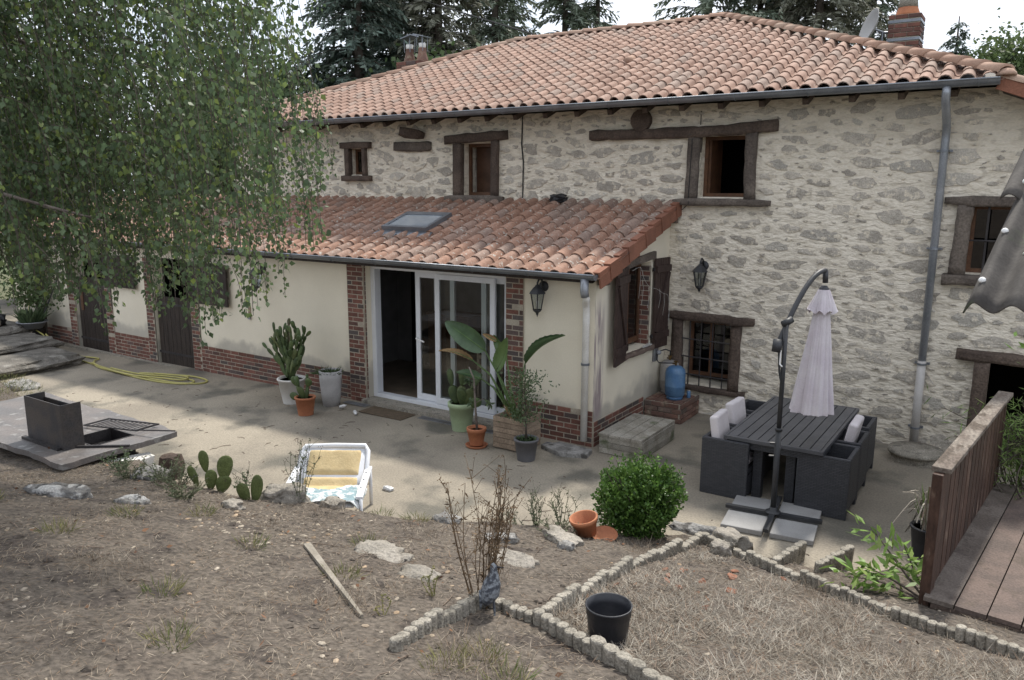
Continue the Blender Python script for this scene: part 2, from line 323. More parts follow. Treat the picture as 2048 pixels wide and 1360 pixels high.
M('bird',(.06,.066,.08),(.22,.24,.265),scale=38,lo=.42,hi=.58,rough=.5,fine=.2,bump=.6,bscale=30)
M('black_plastic',(.018,.018,.02),(.03,.03,.032),rough=.4,fine=.2,bump=.6,bscale=12,bdist=.05)
M('basin',(.26,.27,.29),rough=.5,fine=.1,bump=.05)
M('clear_plastic',(.62,.62,.62),rough=.3,fine=.05,bump=.1)
M('blue_jean',(.12,.14,.19),fine=.1)
M('dish',(.36,.355,.345),rough=.5,fine=.06,bump=0)
M('wire_white',(.55,.54,.52),fine=0,bump=0)
M('cable',(.03,.03,.03),fine=0,bump=0)
M('grating',(.25,.26,.27),(.2,.2,.21),rough=.5,metal=.3,fine=.1,bump=0)
M('mat_fiber',(.13,.095,.065),(.10,.075,.05),scale=12,fine=.3,bump=.6,bscale=90)
M('skyglass',(.29,.32,.35),(.25,.28,.31),scale=2,rough=.08,fine=.08,fscale=20,bump=0,spec=.8)
glass('pane',refl=1.15); glass('pane_lamp',(.75,.78,.78),refl=1.0,rough=.1); glass('pane_win',(.5,.52,.52),refl=1.6)

def stain():
    t=MT['plaster'].node_tree; N=t.nodes.new; K=t.links.new; b=t.nodes['Principled BSDF']; src=b.inputs['Base Color'].links[0].from_socket
    g=N('ShaderNodeNewGeometry'); sp=N('ShaderNodeSeparateXYZ'); K(g.outputs['Position'],sp.inputs[0])
    mp=N('ShaderNodeMapping'); mp.inputs['Scale'].default_value=(9,9,1.3); K(g.outputs['Position'],mp.inputs[0]); nz=N('ShaderNodeTexNoise'); nz.inputs['Scale'].default_value=1.; nz.inputs['Detail'].default_value=8; K(mp.outputs[0],nz.inputs['Vector'])
    def mr(s_,a,c,lo=0.,hi=1.):
        q=N('ShaderNodeMapRange'); q.interpolation_type='SMOOTHSTEP'; q.inputs[1].default_value=a; q.inputs[2].default_value=c; q.inputs[3].default_value=lo; q.inputs[4].default_value=hi; K(s_,q.inputs[0]); return q.outputs[0]
    def mul(a,c):
        q=N('ShaderNodeMath'); q.operation='MULTIPLY'; K(a,q.inputs[0]); K(c,q.inputs[1]); return q.outputs[0]
    n1=mr(nz.outputs[0],.36,.58)
    m=mul(mul(mr(sp.outputs[0],-.012,-.004),mr(sp.outputs[1],-2.12,-2.24)),mul(mr(sp.outputs[2],2.15,1.7),n1))
    x=N('ShaderNodeMix'); x.data_type='RGBA'; K(m,x.inputs[0]); K(src,x.inputs[6]); x.inputs[7].default_value=(.30,.245,.25,1)
    n2=N('ShaderNodeTexNoise'); n2.inputs['Scale'].default_value=2.3; n2.inputs['Detail'].default_value=9; K(g.outputs['Position'],n2.inputs['Vector'])
    ad=N('ShaderNodeMath'); ad.operation='MULTIPLY_ADD'; ad.inputs[1].default_value=-.9; K(n2.outputs[0],ad.inputs[0]); K(sp.outputs[2],ad.inputs[2])
    d=mr(ad.outputs[0],.22,-.05,0.,.75); y=N('ShaderNodeMix'); y.data_type='RGBA'; K(d,y.inputs[0]); K(x.outputs[2],y.inputs[6]); y.inputs[7].default_value=(.38,.355,.31,1); K(y.outputs[2],b.inputs['Base Color'])
stain()
# ---------------------------------------------------------------- terrain
def zt(x): return -.013*max(0.,-3.-x)                       # terrace falls gently to the west
EDGE=[(-30,-5.0),(-11.5,-4.9),(-9.6,-5.4),(-7.4,-5.75),(-5.2,-6.0),(-4.2,-6.3),(-3.0,-6.9),(-2.2,-7.05),(-1.6,-6.9),(-1.1,-6.62),(-.6,-6.45),(0.,-6.2),(.7,-5.5),(1.1,-5.2),(1.6,-4.85),(2.1,-4.35),(2.7,-4.45),(3.3,-4.5),(3.8,-4.2),(4.4,-3.4),(6,-3.2),(14,-3.2)]
_ex=np.array([q[0] for q in EDGE]); _ey=np.array([q[1] for q in EDGE])
def edge_y(x): return float(np.interp(x,_ex,_ey))
def bank(x,y):
    pl=.5+.04*(x-4.46)-.245*(y+6)
    pl-=.15*math.exp(-((x+4.5)/1.9)**2-((y+7.95)/.62)**2)   # BBQ hollow
    lo=.06+.05*min(1,max(0,(-4-x)/3))
    return max(pl,lo) if pl>lo+.05 else lo+.05*math.exp((pl-lo-.05)*8)*.9
def ground(x,y):
    s=edge_y(x)-y+.07*noise.noise(Vector((x*2.3,y*2.3,5)))
    t=min(1,max(0,(s+.03)/.17)); t=t*t*(3-2*t)
    h=bank(x,y)+.035*noise.noise(Vector((x*.9,y*.9,0)))+.020*noise.noise(Vector((x*3.1,y*3.1,3)))+.009*noise.noise(Vector((x*9,y*9,8)))
    if y<-13.5: h=h
    return (zt(x)-.08)*(1-t)+h*t
xs=np.concatenate([np.arange(-26,-8,.16),np.arange(-8,6.6,.055),np.arange(6.6,14,.2)]); ys=np.concatenate([np.arange(-17,-11.6,.2),np.arange(-11.6,-2.6,.055)])
vv=[(x,y,ground(x,y)) for y in ys for x in xs]; nx=len(xs)
ff=[(j*nx+i,j*nx+i+1,(j+1)*nx+i+1,(j+1)*nx+i) for j in range(len(ys)-1) for i in range(nx-1)]
tag(mesh_obj('garden_bank',vv,ff,'dirt',smooth=True),'bare dry earth bank sloping down to the terrace','bank',kind='structure')
tx=np.arange(-24,15,.5); ty=np.arange(-8.5,3.1,.5)
vv=[(x,y,zt(x)) for y in ty for x in tx]; nx=len(tx)
ff=[(j*nx+i,j*nx+i+1,(j+1)*nx+i+1,(j+1)*nx+i) for j in range(len(ty)-1) for i in range(nx-1)]
tag(mesh_obj('terrace',vv,ff,'terrace',smooth=True),'pale exposed aggregate concrete terrace in front of the house','terrace',kind='structure')
tag(MB().quad((-600,-600,-.6),(600,-600,-.6),(600,600,-.6),(-600,600,-.6)).build('ground','far_grass'),'grassy land around the house','ground',kind='structure')
# ---------------------------------------------------------------- shared building helpers
def wall_front(mb,x0,x1,z0,z1,holes,y,th,depth=None):
    """wall facing -Y with rectangular openings and their reveals"""
    X=sorted({x0,x1,*[h[0] for h in holes],*[h[1] for h in holes]}); Z=sorted({z0,z1,*[h[2] for h in holes],*[h[3] for h in holes]})
    for i in range(len(X)-1):
        for j in range(len(Z)-1):
            cx,cz=(X[i]+X[i+1])/2,(Z[j]+Z[j+1])/2
            if any(h[0]<cx<h[1] and h[2]<cz<h[3] for h in holes): continue
            a,b,c,d=X[i],X[i+1],Z[j],Z[j+1]
            mb.quad((a,y,c),(b,y,c),(b,y,d),(a,y,d)); mb.quad((b,y+th,c),(a,y+th,c),(a,y+th,d),(b,y+th,d))
    for (a,b,c,d) in holes:
        mb.quad((a,y,c),(a,y,d),(a,y+th,d),(a,y+th,c)); mb.quad((b,y,d),(b,y,c),(b,y+th,c),(b,y+th,d))
        mb.quad((a,y,d),(b,y,d),(b,y+th,d),(a,y+th,d)); mb.quad((b,y,c),(a,y,c),(a,y+th,c),(b,y+th,c))
    mb.quad((x0,y,z1),(x1,y,z1),(x1,y+th,z1),(x0,y+th,z1)); mb.quad((x0,y+th,z0),(x0,y+th,z1),(x0,y,z1),(x0,y,z0)); mb.quad((x1,y,z0),(x1,y,z1),(x1,y+th,z1),(x1,y+th,z0))
def rough_beam(mb,a,b,wd,ht,amp=.012,n=14,seed=0,round_end=0.,sag=0.):
    """hewn timber from a to b, section wd (depth) by ht (height)"""
    a=Vector(a);b=Vector(b);x=(b-a).normalized(); z=Vector((0,0,1)); z=(z-x*x.z) if abs(x.z)<.9 else Vector((1,0,0)); z.normalize(); y=z.cross(x)
    P=[];F=[]; sec=[(-1,-1),(-.3,-1.03),(.4,-.98),(1,-1),(1.02,-.2),(1,.4),(1,1),(.2,1.03),(-.4,.98),(-1,1),(-1.02,.3),(-1,-.3)]; m_=len(sec)
    for i in range(n+1):
        t=i/n; q=a.lerp(b,t)-z*sag*4*t*(1-t); sc=1.
        e=min(t,1-t)*n
        if round_end and e<1.2: sc=1-round_end*(1-e/1.2)
        for k,(u_,v_) in enumerate(sec):
            nn=noise.noise(Vector((t*(b-a).length*4,k*.9+seed*5,seed*3.7)))*amp*1.6
            P.append(q+y*(u_*wd/2*sc+nn*.6)+z*(v_*ht/2*sc+nn))
    for i in range(n):
        for k in range(m_): F.append((i*m_+k,i*m_+(k+1)%m_,(i+1)*m_+(k+1)%m_,(i+1)*m_+k))
    F.append(tuple(reversed(range(m_)))); F.append(tuple(n*m_+k for k in range(m_)))
    return mb.add(P,F)
def tile_mesh(w_,L_,hb,name,mat):
    prof=[]
    rb=w_*.36
    for k in range(7):
        a=math.pi*(1-k/6); prof.append((rb*math.cos(a),hb*math.sin(a)))
    prof+=[(w_*.44,-.016),(w_*.56,-.016),(w_*.66,-.002)]
    P=[];F=[];n=len(prof); th=.014
    for (yy,zz,sc,dz) in ((0,.016,1.0,0),(L_,0,.92,0),(0,.016,1.,-th),(L_*.6,.004,.95,-th)):
        for x,z in prof: P.append((x*(sc if x<rb*1.01 else 1),yy,z*sc+zz+dz))
    for k in range(n-1):
        F.append((k,k+1,n+k+1,n+k)); F.append((2*n+k,2*n+k+1,k+1,k))
        if k<6: F.append((2*n+k+1,2*n+k,3*n+k,3*n+k+1))
    me=bpy.data.meshes.new(name); me.from_pydata(P,[],F); me.polygons.foreach_set('use_smooth',[f%1==0 for f in range(len(F))]); me.materials.append(MT[mat]); me.update()
    try: me.set_sharp_from_angle(angle=R(40))
    except Exception: pass
    return me
def place_pieces(me,name,mats,parent,limit,stuffname,mat):
    """mats: world matrices; nearest become pieces, the rest one stuff mesh"""
    mats=sorted(mats,key=lambda q:(q.translation-CAM).length)
    for q in mats[:limit]: link_piece(me,name,q,parent)
    rest=mats[limit:]
    if rest:
        bv=np.array([tuple(v.co) for v in me.vertices]); bf=[tuple(p.vertices) for p in me.polygons]
        VV=[];FF=[];RR=[]
        for k,q in enumerate(rest):
            a=np.array(q); VV.append(bv@a[:3,:3].T+a[:3,3]); o_=k*len(bv); FF+= [tuple(i+o_ for i in f) for f in bf]; RR+=[random.random()]*len(bf)
        ob=mesh_obj(stuffname,np.concatenate(VV),FF,mat,parent,True,'stuff',RR)
        try: ob.data.set_sharp_from_angle(angle=R(40))
        except Exception: pass
def box_mesh(name,sx,sy,sz,mat,ch=.004):
    """chamfer-edged brick centred at origin"""
    P=[];F=[]
    hx,hy,hz=sx/2,sy/2,sz/2
    # front face bevel only (front = -Y)
    fr=[(-hx+ch,-hy,-hz+ch),(hx-ch,-hy,-hz+ch),(hx-ch,-hy,hz-ch),(-hx+ch,-hy,hz-ch)]
    md=[(-hx,-hy+ch,-hz),(hx,-hy+ch,-hz),(hx,-hy+ch,hz),(-hx,-hy+ch,hz)]
    bk=[(-hx,hy,-hz),(hx,hy,-hz),(hx,hy,hz),(-hx,hy,hz)]
    P=fr+md+bk; F=[(0,1,2,3)]
    for k in range(4):
        j=(k+1)%4; F.append((4+k,4+j,j,k)); F.append((8+k,8+j,4+j,4+k))
    F.append((11,10,9,8))
    me=bpy.data.meshes.new(name); me.from_pydata(P,[],F); me.materials.append(MT[mat]); me.update(); return me
def gutter(name,x0,x1,y,z,rad,parent):
    mb=MB(); n=8; P=[];F=[]
    for r_ in (rad,rad-.008):
        for xx in (x0,x1):
            for k in range(n+1):
                a=math.pi+math.pi*k/n; P.append((xx,y+r_*math.cos(a),z+r_*math.sin(a)))
    m_=n+1
    for k in range(n): F.append((k,k+1,m_+k+1,m_+k)); F.append((2*m_+k+1,2*m_+k,3*m_+k,3*m_+k+1))
    mb.add(P,F); mb.tube([(x0,y-rad,z),(x1,y-rad,z)],.011,8)
    for xx in (x0,x1): mb.add([(xx,y+rad*math.cos(math.pi+math.pi*k/n),z+rad*math.sin(math.pi+math.pi*k/n)) for k in range(n+1)],[tuple(range(n+1))])
    g=mb.build(name,'zinc',parent,True)
    return g
# ---------------------------------------------------------------- stone farmhouse
TA=math.tan(R(22)); HOUSE=thing('stone_farmhouse','long rubble stone farmhouse with hipped terracotta tile roof','house',(-3.,0,0))
HOLES=[(-6.80,-6.42,3.72,4.22),(-4.02,-3.36,3.34,4.25),(.43,1.12,3.35,4.24),(4.02,5.0,2.42,3.28),(.30,1.06,.46,1.46),(4.42,5.5,-.6,1.30)]
mb=MB(); wall_front(mb,-10.4,6.8,-.6,3.30,[h for h in HOLES if h[3]<3.3],0,.5); wall_front(mb,-10.4,4.2,3.30,4.70,[h for h in HOLES if h[3]>3.5],0,.5)
mb.add([(4.2,0,3.30),(6.8,0,3.30),(6.8,0,3.66),(4.2,0,4.70),(4.2,.5,3.30),(6.8,.5,3.30),(6.8,.5,3.66),(4.2,.5,4.70)],[(0,1,2,3),(7,6,5,4),(2,6,7,3)])
mb.quad((-10.4,.5,-.6),(-10.4,9.1,-.6),(-10.4,9.1,4.7),(-10.4,.5,4.7)); mb.quad((6.8,.5,-.6),(6.8,9.1,-.6),(6.8,9.1,3.6),(6.8,.5,3.6)); mb.quad((6.8,9.1,-.6),(-10.4,9.1,-.6),(-10.4,9.1,4.5),(6.8,9.1,4.5))
WALL=mb.build('wall','mortar',HOUSE)
# --- rubble stones set in the mortar
def scatter_stones():
    rs=random.Random(21); res=.012; X0,Z0=-9.6,-.05; W_,H_=int(15.2/res),int(4.75/res); occ=np.zeros((H_,W_),bool)
    def block(a,b,c,d): occ[max(0,int((c-Z0)/res)):max(0,int((d-Z0)/res)),max(0,int((a-X0)/res)):max(0,int((b-X0)/res))]=True
    for h in HOLES: block(h[0]-.17,h[1]+.17,h[2]-.13,h[3]+.12)
    block(-9.7,.06,-.1,3.27); block(-1.42,1.58,4.18,4.42); block(-5.6,-4.6,4.10,4.42); block(-.7,-.3,4.3,4.75); block(.0,1.4,1.42,1.62); block(.05,1.55,3.2,3.34); block(3.85,5.2,3.26,3.42); block(3.8,5.1,2.26,2.44); block(4.05,5.6,1.27,1.45)
    block(4.2,5.7,4.0,4.8); block(-4.4,-3.0,4.24,4.44); block(-7.05,-6.2,4.18,4.38); block(-7.05,-6.2,3.58,3.74)
    sizes=[(rs.uniform(.03,.09),rs.uniform(.014,.03)) for _ in range(1500)]
    for k in range(4200):
        u_=rs.random()
        w_=math.exp(rs.gauss(math.log(.135),.50)); h_=w_*rs.uniform(.24,.52); h_=min(h_,.17)
        sizes.append((min(w_,.52),max(.018,h_)))
    sizes+=[(rs.uniform(.4,.62),rs.uniform(.13,.25)) for _ in range(16)]
    sizes.sort(key=lambda q:-q[0]*q[1]); out=[]
    for (w_,h_) in sizes:
        big=w_*h_>.055
        for att in range(9 if w_*h_>.012 else 4):
            x=rs.uniform(2.6,5.0) if (big and rs.random()<.7) else rs.uniform(-9.5,5.5); z=rs.uniform(0,4.66)
            if x<0 and z<3.2: z=rs.uniform(3.27,4.66)
            if z>2 and rs.random()<.12: continue
            g=rs.uniform(.014,.036); i0=int((x-w_/2-g-X0)/res); i1=int((x+w_/2+g-X0)/res)+1; j0=int((z-h_/2-g-Z0)/res); j1=int((z+h_/2+g-Z0)/res)+1
            if i0<0 or j0<0 or i1>=W_ or j1>=H_: continue
            jj,ii=np.mgrid[j0:j1,i0:i1]; ex=np.abs((ii*res+X0-x)/(w_/2+g)); ez=np.abs((jj*res+Z0-z)/(h_/2+g)); msk=(ex**2.6+ez**2.6)<1
            if (occ[j0:j1,i0:i1]&msk).any(): continue
            occ[j0:j1,i0:i1]|=msk; out.append((x,z,w_,h_)); break
    return out
def stone_geo(x,z,w_,h_,sd_):
    rs=random.Random(sd_); n=17; ph=rs.random()*9; tilt=rs.gauss(-.02,.13); P=[]; pr=rs.uniform(.008,.020)+(.006 if z<1.2 else 0); ex=rs.uniform(.6,1.35)
    for ring,(s_,d_) in enumerate(((1.,.012),(.94,-pr*.8),(.55,-pr))):
        for k in range(n):
            a=2*math.pi*(k+.35*math.sin(ph+k*2.1))/n; ca,sa=math.cos(a),math.sin(a)
            r_=1+.26*noise.noise(Vector((ca*1.6+ph,sa*1.6,ph)))*2+.26*noise.noise(Vector((ca*3.7+ph,sa*3.7,ph)))
            u_=math.copysign(abs(ca)**ex,ca)*w_/2*r_*s_; v_=math.copysign(abs(sa)**ex,sa)*h_/2*r_*s_
            P.append((u_*math.cos(tilt)-v_*math.sin(tilt)*.6,d_+(rs.uniform(-.003,.003) if ring else 0),u_*math.sin(tilt)+v_*math.cos(tilt)))
    P.append((0,-pr*1.05,0)); F=[]
    for r_ in range(2):
        for k in range(n): F.append((r_*n+k,r_*n+(k+1)%n,(r_+1)*n+(k+1)%n,(r_+1)*n+k))
    for k in range(n): F.append((2*n+k,2*n+(k+1)%n,3*n))
    return P,F
ST=scatter_stones(); ST.sort(key=lambda q:-q[2]*q[3]/((q[0]-CAM.x)**2+CAM.y**2))
rest=MB()
for k,(x,z,w_,h_) in enumerate(ST):
    P,F=stone_geo(x,z,w_,h_,k)
    if k<300:
        o=mesh_obj('stone',P,F,'stone',WALL,False,local=True); o.location=Vector((x,0,z))-WO[WALL.name]
    else: rest.add([(a+x,b,c+z) for a,b,c in P],F,random.random())
rest.build('small_stones','stone',WALL,kind='stuff')
# --- openings: rooms behind, timber surrounds, frames
def room(parent,x0,x1,z0,z1,y=.5,d=1.6,mat='dark_void'):
    b=MB(); a=(x0-.4,y,z0-.3); e=(x1+.4,y+d,z1+.2)
    b.quad((a[0],e[1],a[2]),(e[0],e[1],a[2]),(e[0],e[1],e[2]),(a[0],e[1],e[2])); b.quad((a[0],a[1],a[2]),(a[0],e[1],a[2]),(a[0],e[1],e[2]),(a[0],a[1],e[2])); b.quad((e[0],e[1],a[2]),(e[0],a[1],a[2]),(e[0],a[1],e[2]),(e[0],e[1],e[2]))
    b.quad((a[0],a[1],a[2]),(e[0],a[1],a[2]),(e[0],e[1],a[2]),(a[0],e[1],a[2])); b.quad((a[0],e[1],e[2]),(e[0],e[1],e[2]),(e[0],a[1],e[2]),(a[0],a[1],e[2]))
    return b.build('room',mat,parent)
def beam(name,a,b,wd,ht,mat='old_beam',parent=HOUSE,**k):
    q=MB(); rough_beam(q,a,b,wd,ht,**k); return q.build(name,mat,parent,True)
def frame(parent,x0,x1,z0,z1,y,t=.055,mat='brown_frame',mid=False,pane='pane_win',name='window_frame',dep=.05):
    b=MB(); b.bb(x0,x1,y,y+dep,z0,z0+t); b.bb(x0,x1,y,y+dep,z1-t,z1); b.bb(x0,x0+t,y+.001,y+dep-.001,z0+t,z1-t); b.bb(x1-t,x1,y+.001,y+dep-.001,z0+t,z1-t)
    if mid: b.bb((x0+x1)/2-t/2,(x0+x1)/2+t/2,y+.002,y+dep-.002,z0+t,z1-t)
    f=b.build(name,mat,parent)
    if pane: MB().quad((x0+t,y+.025,z0+t),(x1-t,y+.025,z0+t),(x1-t,y+.025,z1-t),(x0+t,y+.025,z1-t)).build('pane',pane,f)
    return f
for h in HOLES: room(HOUSE,h[0],h[1],h[2],h[3],y=.501 if h[0]<4 or h[3]<3 else .502)
# small window
beam('lintel',(-7.02,-.02,4.29),(-6.22,-.02,4.28),.12,.12,n=6,seed=1); beam('jamb',(-6.85,-.015,3.68),(-6.85,-.015,4.23),.11,.11,n=5,seed=2); beam('jamb',(-6.39,-.015,3.68),(-6.39,-.015,4.23),.11,.09,n=5,seed=3); beam('sill',(-6.98,-.03,3.65),(-6.22,-.03,3.65),.15,.10,n=6,seed=4)
frame(HOUSE,-6.80,-6.42,3.72,4.22,.14)
# tall left window
beam('lintel',(-4.36,-.02,4.32),(-3.02,-.02,4.37),.13,.15,n=9,seed=5,amp=.016); beam('jamb',(-4.10,-.015,3.30),(-4.09,-.015,4.25),.12,.17,n=7,seed=6); beam('jamb',(-3.28,-.015,3.30),(-3.27,-.015,4.28),.12,.13,n=7,seed=7); beam('sill',(-4.36,-.04,3.27),(-3.1,-.04,3.27),.2,.13,'grey_beam',n=8,seed=8,round_end=.3)
frame(HOUSE,-4.02,-3.36,3.34,4.25,.2,pane=None)
o=MB(); o.bb(-3.94,-3.40,.34,.37,3.38,4.2); o.build('shutter','cabinet',HOUSE)
# window under the long lintel
beam('lintel',(-1.40,-.02,4.31),(1.56,-.02,4.35),.13,.15,n=22,seed=9,amp=.022,sag=.035); beam('jamb',(.33,-.015,3.30),(.35,-.015,4.27),.13,.18,'grey_beam',n=7,seed=10); beam('jamb',(1.22,-.015,3.30),(1.20,-.015,4.27),.13,.15,'grey_beam',n=7,seed=11,amp=.02); beam('sill',(.05,-.03,3.275),(1.52,-.03,3.27),.18,.10,'grey_beam',n=10,seed=12,round_end=.4)
frame(HOUSE,.43,1.12,3.35,4.24,.2,pane=None); o=MB(); o.box((.50,.50,3.80),(.035,.5,.84)); o.build('casement','brown_frame',HOUSE)
# barred lower window
beam('lintel',(.02,-.03,1.535),(1.40,-.03,1.52),.16,.12,n=10,seed=13,amp=.018,round_end=.2); beam('jamb',(.22,-.02,.42),(.22,-.02,1.48),.13,.16,n=7,seed=14); beam('jamb',(1.14,-.02,.42),(1.14,-.02,1.47),.13,.15,n=7,seed=15); beam('sill',(.10,-.02,.41),(1.32,-.02,.39),.14,.08,n=9,seed=16)
frame(HOUSE,.33,1.03,.56,1.45,.22,mid=True); MB().bb(.30,1.06,.02,.5,.40,.475).build('sill_ledge','plaster',HOUSE)
for k in range(3): MB().tube([(.2+.02,-.055,.62+k*.28),(1.2,-.055,.60+k*.28)],.012,6).build('bar','iron',HOUSE)
for k in range(4): MB().tube([(.42+k*.18,-.035,.44),(.42+k*.18,-.035,1.50)],.011,6).build('bar','iron',HOUSE)
# upper right window with crossed bars
beam('lintel',(3.72,-.02,3.335),(5.3,-.02,3.31),.14,.12,'grey_beam',n=10,seed=17,round_end=.35); beam('jamb',(3.93,-.02,2.40),(3.96,-.02,3.28),.14,.17,'grey_beam',n=8,seed=18,amp=.02); beam('sill',(3.78,-.04,2.335),(5.3,-.04,2.33),.18,.13,'grey_beam',n=8,seed=19); beam('jamb',(5.06,-.02,2.40),(5.06,-.02,3.28),.14,.14,'grey_beam',n=8,seed=20)
frame(HOUSE,4.02,4.50,2.42,3.28,.16,pane='pane_win'); MB().tube([(4.22,-.03,2.40),(4.22,-.03,3.30)],.014,6).build('bar','iron',HOUSE); MB().tube([(4.0,-.05,2.84),(5.0,-.05,2.84)],.012,6).build('bar','iron',HOUSE)
# cellar door
beam('lintel',(4.04,-.03,1.38),(5.7,-.03,1.34),.2,.13,n=8,seed=22); beam('door_post',(4.34,-.03,-.5),(4.34,-.03,1.32),.18,.17,n=10,seed=23)
# old timbers in the wall
beam('embedded_beam',(-5.62,-.012,4.24),(-4.72,-.012,4.22),.06,.15,'grey_beam',n=8,seed=24,amp=.03); beam('corbel',(-5.2,-.34,4.50),(-4.88,-.02,4.40),.16,.17,n=4,seed=25,amp=.03,round_end=.4)
q=MB(); q.tube([(-.52,-.10,4.50),(-.52,.05,4.50)],.165,12); q.build('beam_end','old_beam',HOUSE)
MB().tube([(-2.72,-.012,4.66),(-2.735,-.014,4.2),(-2.70,-.012,3.9),(-2.71,-.012,3.3)],.012,6).build('cable','cable',HOUSE)
MB().tube([(.42,-.012,4.6),(.42,-.012,4.4)],.006,5).build('cable','cable',HOUSE); MB().tube([(.33,-.09,4.2),(.31,-.09,3.4),(.33,-.13,3.25),(.2,-.02,3.16),(.05,-.02,3.13)],.006,5).build('cable','cable',HOUSE)
# --- roof
EZ=4.74; RY,RZ=4.55,EZ+5.05*TA; XL,XR=-10.9,4.22
mb=MB(); dz=-.03
C_={'fl':(XL,-.5,EZ+dz),'fr':(XR,-.5,EZ+dz),'bl':(XL,9.6,EZ+dz),'br':(XR,9.6,EZ+dz),'rl':(XL+5.05,RY,RZ+dz),'rr':(XR-5.05,RY,RZ+dz)}
mb.quad(C_['fl'],C_['fr'],C_['rr'],C_['rl']); mb.add([C_['fr'],C_['br'],C_['rr']],[(0,1,2)]); mb.quad(C_['br'],C_['bl'],C_['rl'],C_['rr']); mb.add([C_['bl'],C_['fl'],C_['rl']],[(0,1,2)])
mb.quad((XL,-.5,EZ-.07),(XR,-.5,EZ-.07),(XR,.1,EZ-.07+.6*TA),(XL,.1,EZ-.07+.6*TA)); mb.quad((XL,-.5,EZ-.07),(XL,-.5,EZ+dz),(XR,-.5,EZ+dz),(XR,-.5,EZ-.07))
ROOF=mb.build('roof','dark_wood',HOUSE)
rotm=Matrix.Rotation(R(22),4,'X'); TW,TE=.23,.252
me=tile_mesh(TW,.33,.078,'tile','tile'); mats=[]
i=0
while True:
    x=XR-.13-i*TW; i+=1
    if x<XL+.1: break
    ymax=min(5.0,XR-x-.02,x-XL-.02); j=0
    while True:
        s=-.06+j*TE; j+=1
        yy=s*math.cos(R(22))
        if yy+TE*.55>ymax: break
        mats.append(Matrix.Translation((x+random.gauss(0,.0025),-.5+yy,EZ+s*math.sin(R(22))+.012))@rotm@Matrix.Rotation(random.gauss(0,.008),4,'Z')@Matrix.Rotation(random.gauss(0,.005),4,'X'))
place_pieces(me,'tile',mats,ROOF,300,'far_tiles','tile')
def half_tile(L_,r0,r1,name,mat):
    P=[];F=[];n=8
    for (yy,r_,dz_) in ((0,r0,.016),(L_,r1,0),(0,r0-.016,.0)):
        for k in range(n+1):
            a=math.pi*(1-k/n); P.append((r_*math.cos(a),yy,r_*.72*math.sin(a)+dz_))
    for k in range(n): F.append((k,k+1,n+2+k,n+1+k)); F.append((2*n+2+k,2*n+3+k,k+1,k))
    q=bpy.data.meshes.new(name); q.from_pydata(P,[],F); q.polygons.foreach_set('use_smooth',[True]*len(F)); q.materials.append(MT[mat]); q.update(); return q
rme=half_tile(.40,.125,.108,'ridge_tile','tile_ridge')
def ridge_line(a,b,step,parent,dz=.03):
    a=Vector(a);b=Vector(b);d=(b-a);n=int(d.length/step); x=d.normalized(); up=Vector((0,0,1)); s=x.cross(up).normalized(); u_=s.cross(x)
    rot=Matrix((s,x,u_)).transposed().to_4x4()
    for k in range(n+1):
        q=a+x*(k*step); link_piece(rme,'ridge_tile',Matrix.Translation(q+Vector((0,0,dz+random.gauss(0,.004))))@rot@Matrix.Rotation(random.gauss(0,.02),4,'Z'),parent)
ridge_line((XR+.02,-.52,EZ+.02),(XR-5.05,RY,RZ+.02),.335,ROOF); ridge_line((XL,-.5,EZ+.02),(XL+5.05,RY,RZ+.02),.36,ROOF); ridge_line((XL+5.05,RY,RZ+.02),(XR-5.25,RY,RZ+.02),.36,ROOF)
MB().lathe([(.11,0),(.10,.03),(.06,.07),(0,.085)],(XR+.03,-.53,EZ+.03),10).build('hip_end','tile_ridge',ROOF,True)
# lower east slope beyond the hip corner
mb=MB(); mb.add([(XR,-.5,EZ-.02),(7.2,-.5,EZ-.02-(7.2-XR)*TA),(7.2,9.6,EZ-.02-(7.2-XR)*TA),(XR,9.6,EZ-.02),(XR,-.5,EZ-.12),(7.2,-.5,EZ-.12-(7.2-XR)*TA),(7.2,9.6,EZ-.12-(7.2-XR)*TA),(XR,9.6,EZ-.12)],[(0,1,2,3),(7,6,5,4),(0,4,5,1)])
LOW=mb.build('side_roof','dark_wood',HOUSE)
vt=box_mesh('verge_tile',.33,.03,.17,'verge')
for k in range(9):
    x=XR+.12+k*.31; link_piece(vt,'verge_tile',Matrix.Translation((x,-.53,EZ-.05-(x-XR)*TA))@Matrix.Rotation(R(22),4,'Y'),LOW); 
    link_piece(rme,'ridge_tile',Matrix.Translation((x+.2,-.44,EZ+.0-(x+.2-XR)*TA))@Matrix.Rotation(R(22),4,'Y')@Matrix.Rotation(R(90),4,'Z'),LOW)
# rafters under the eaves
rf=box_mesh('rafter_end',.08,.36,.085,'old_beam')
for k in range(26):
    x=-10.2+k*.58
    if x<4.1: link_piece(rf,'rafter_end',Matrix.Translation((x,-.18,4.685))@rotm,ROOF)
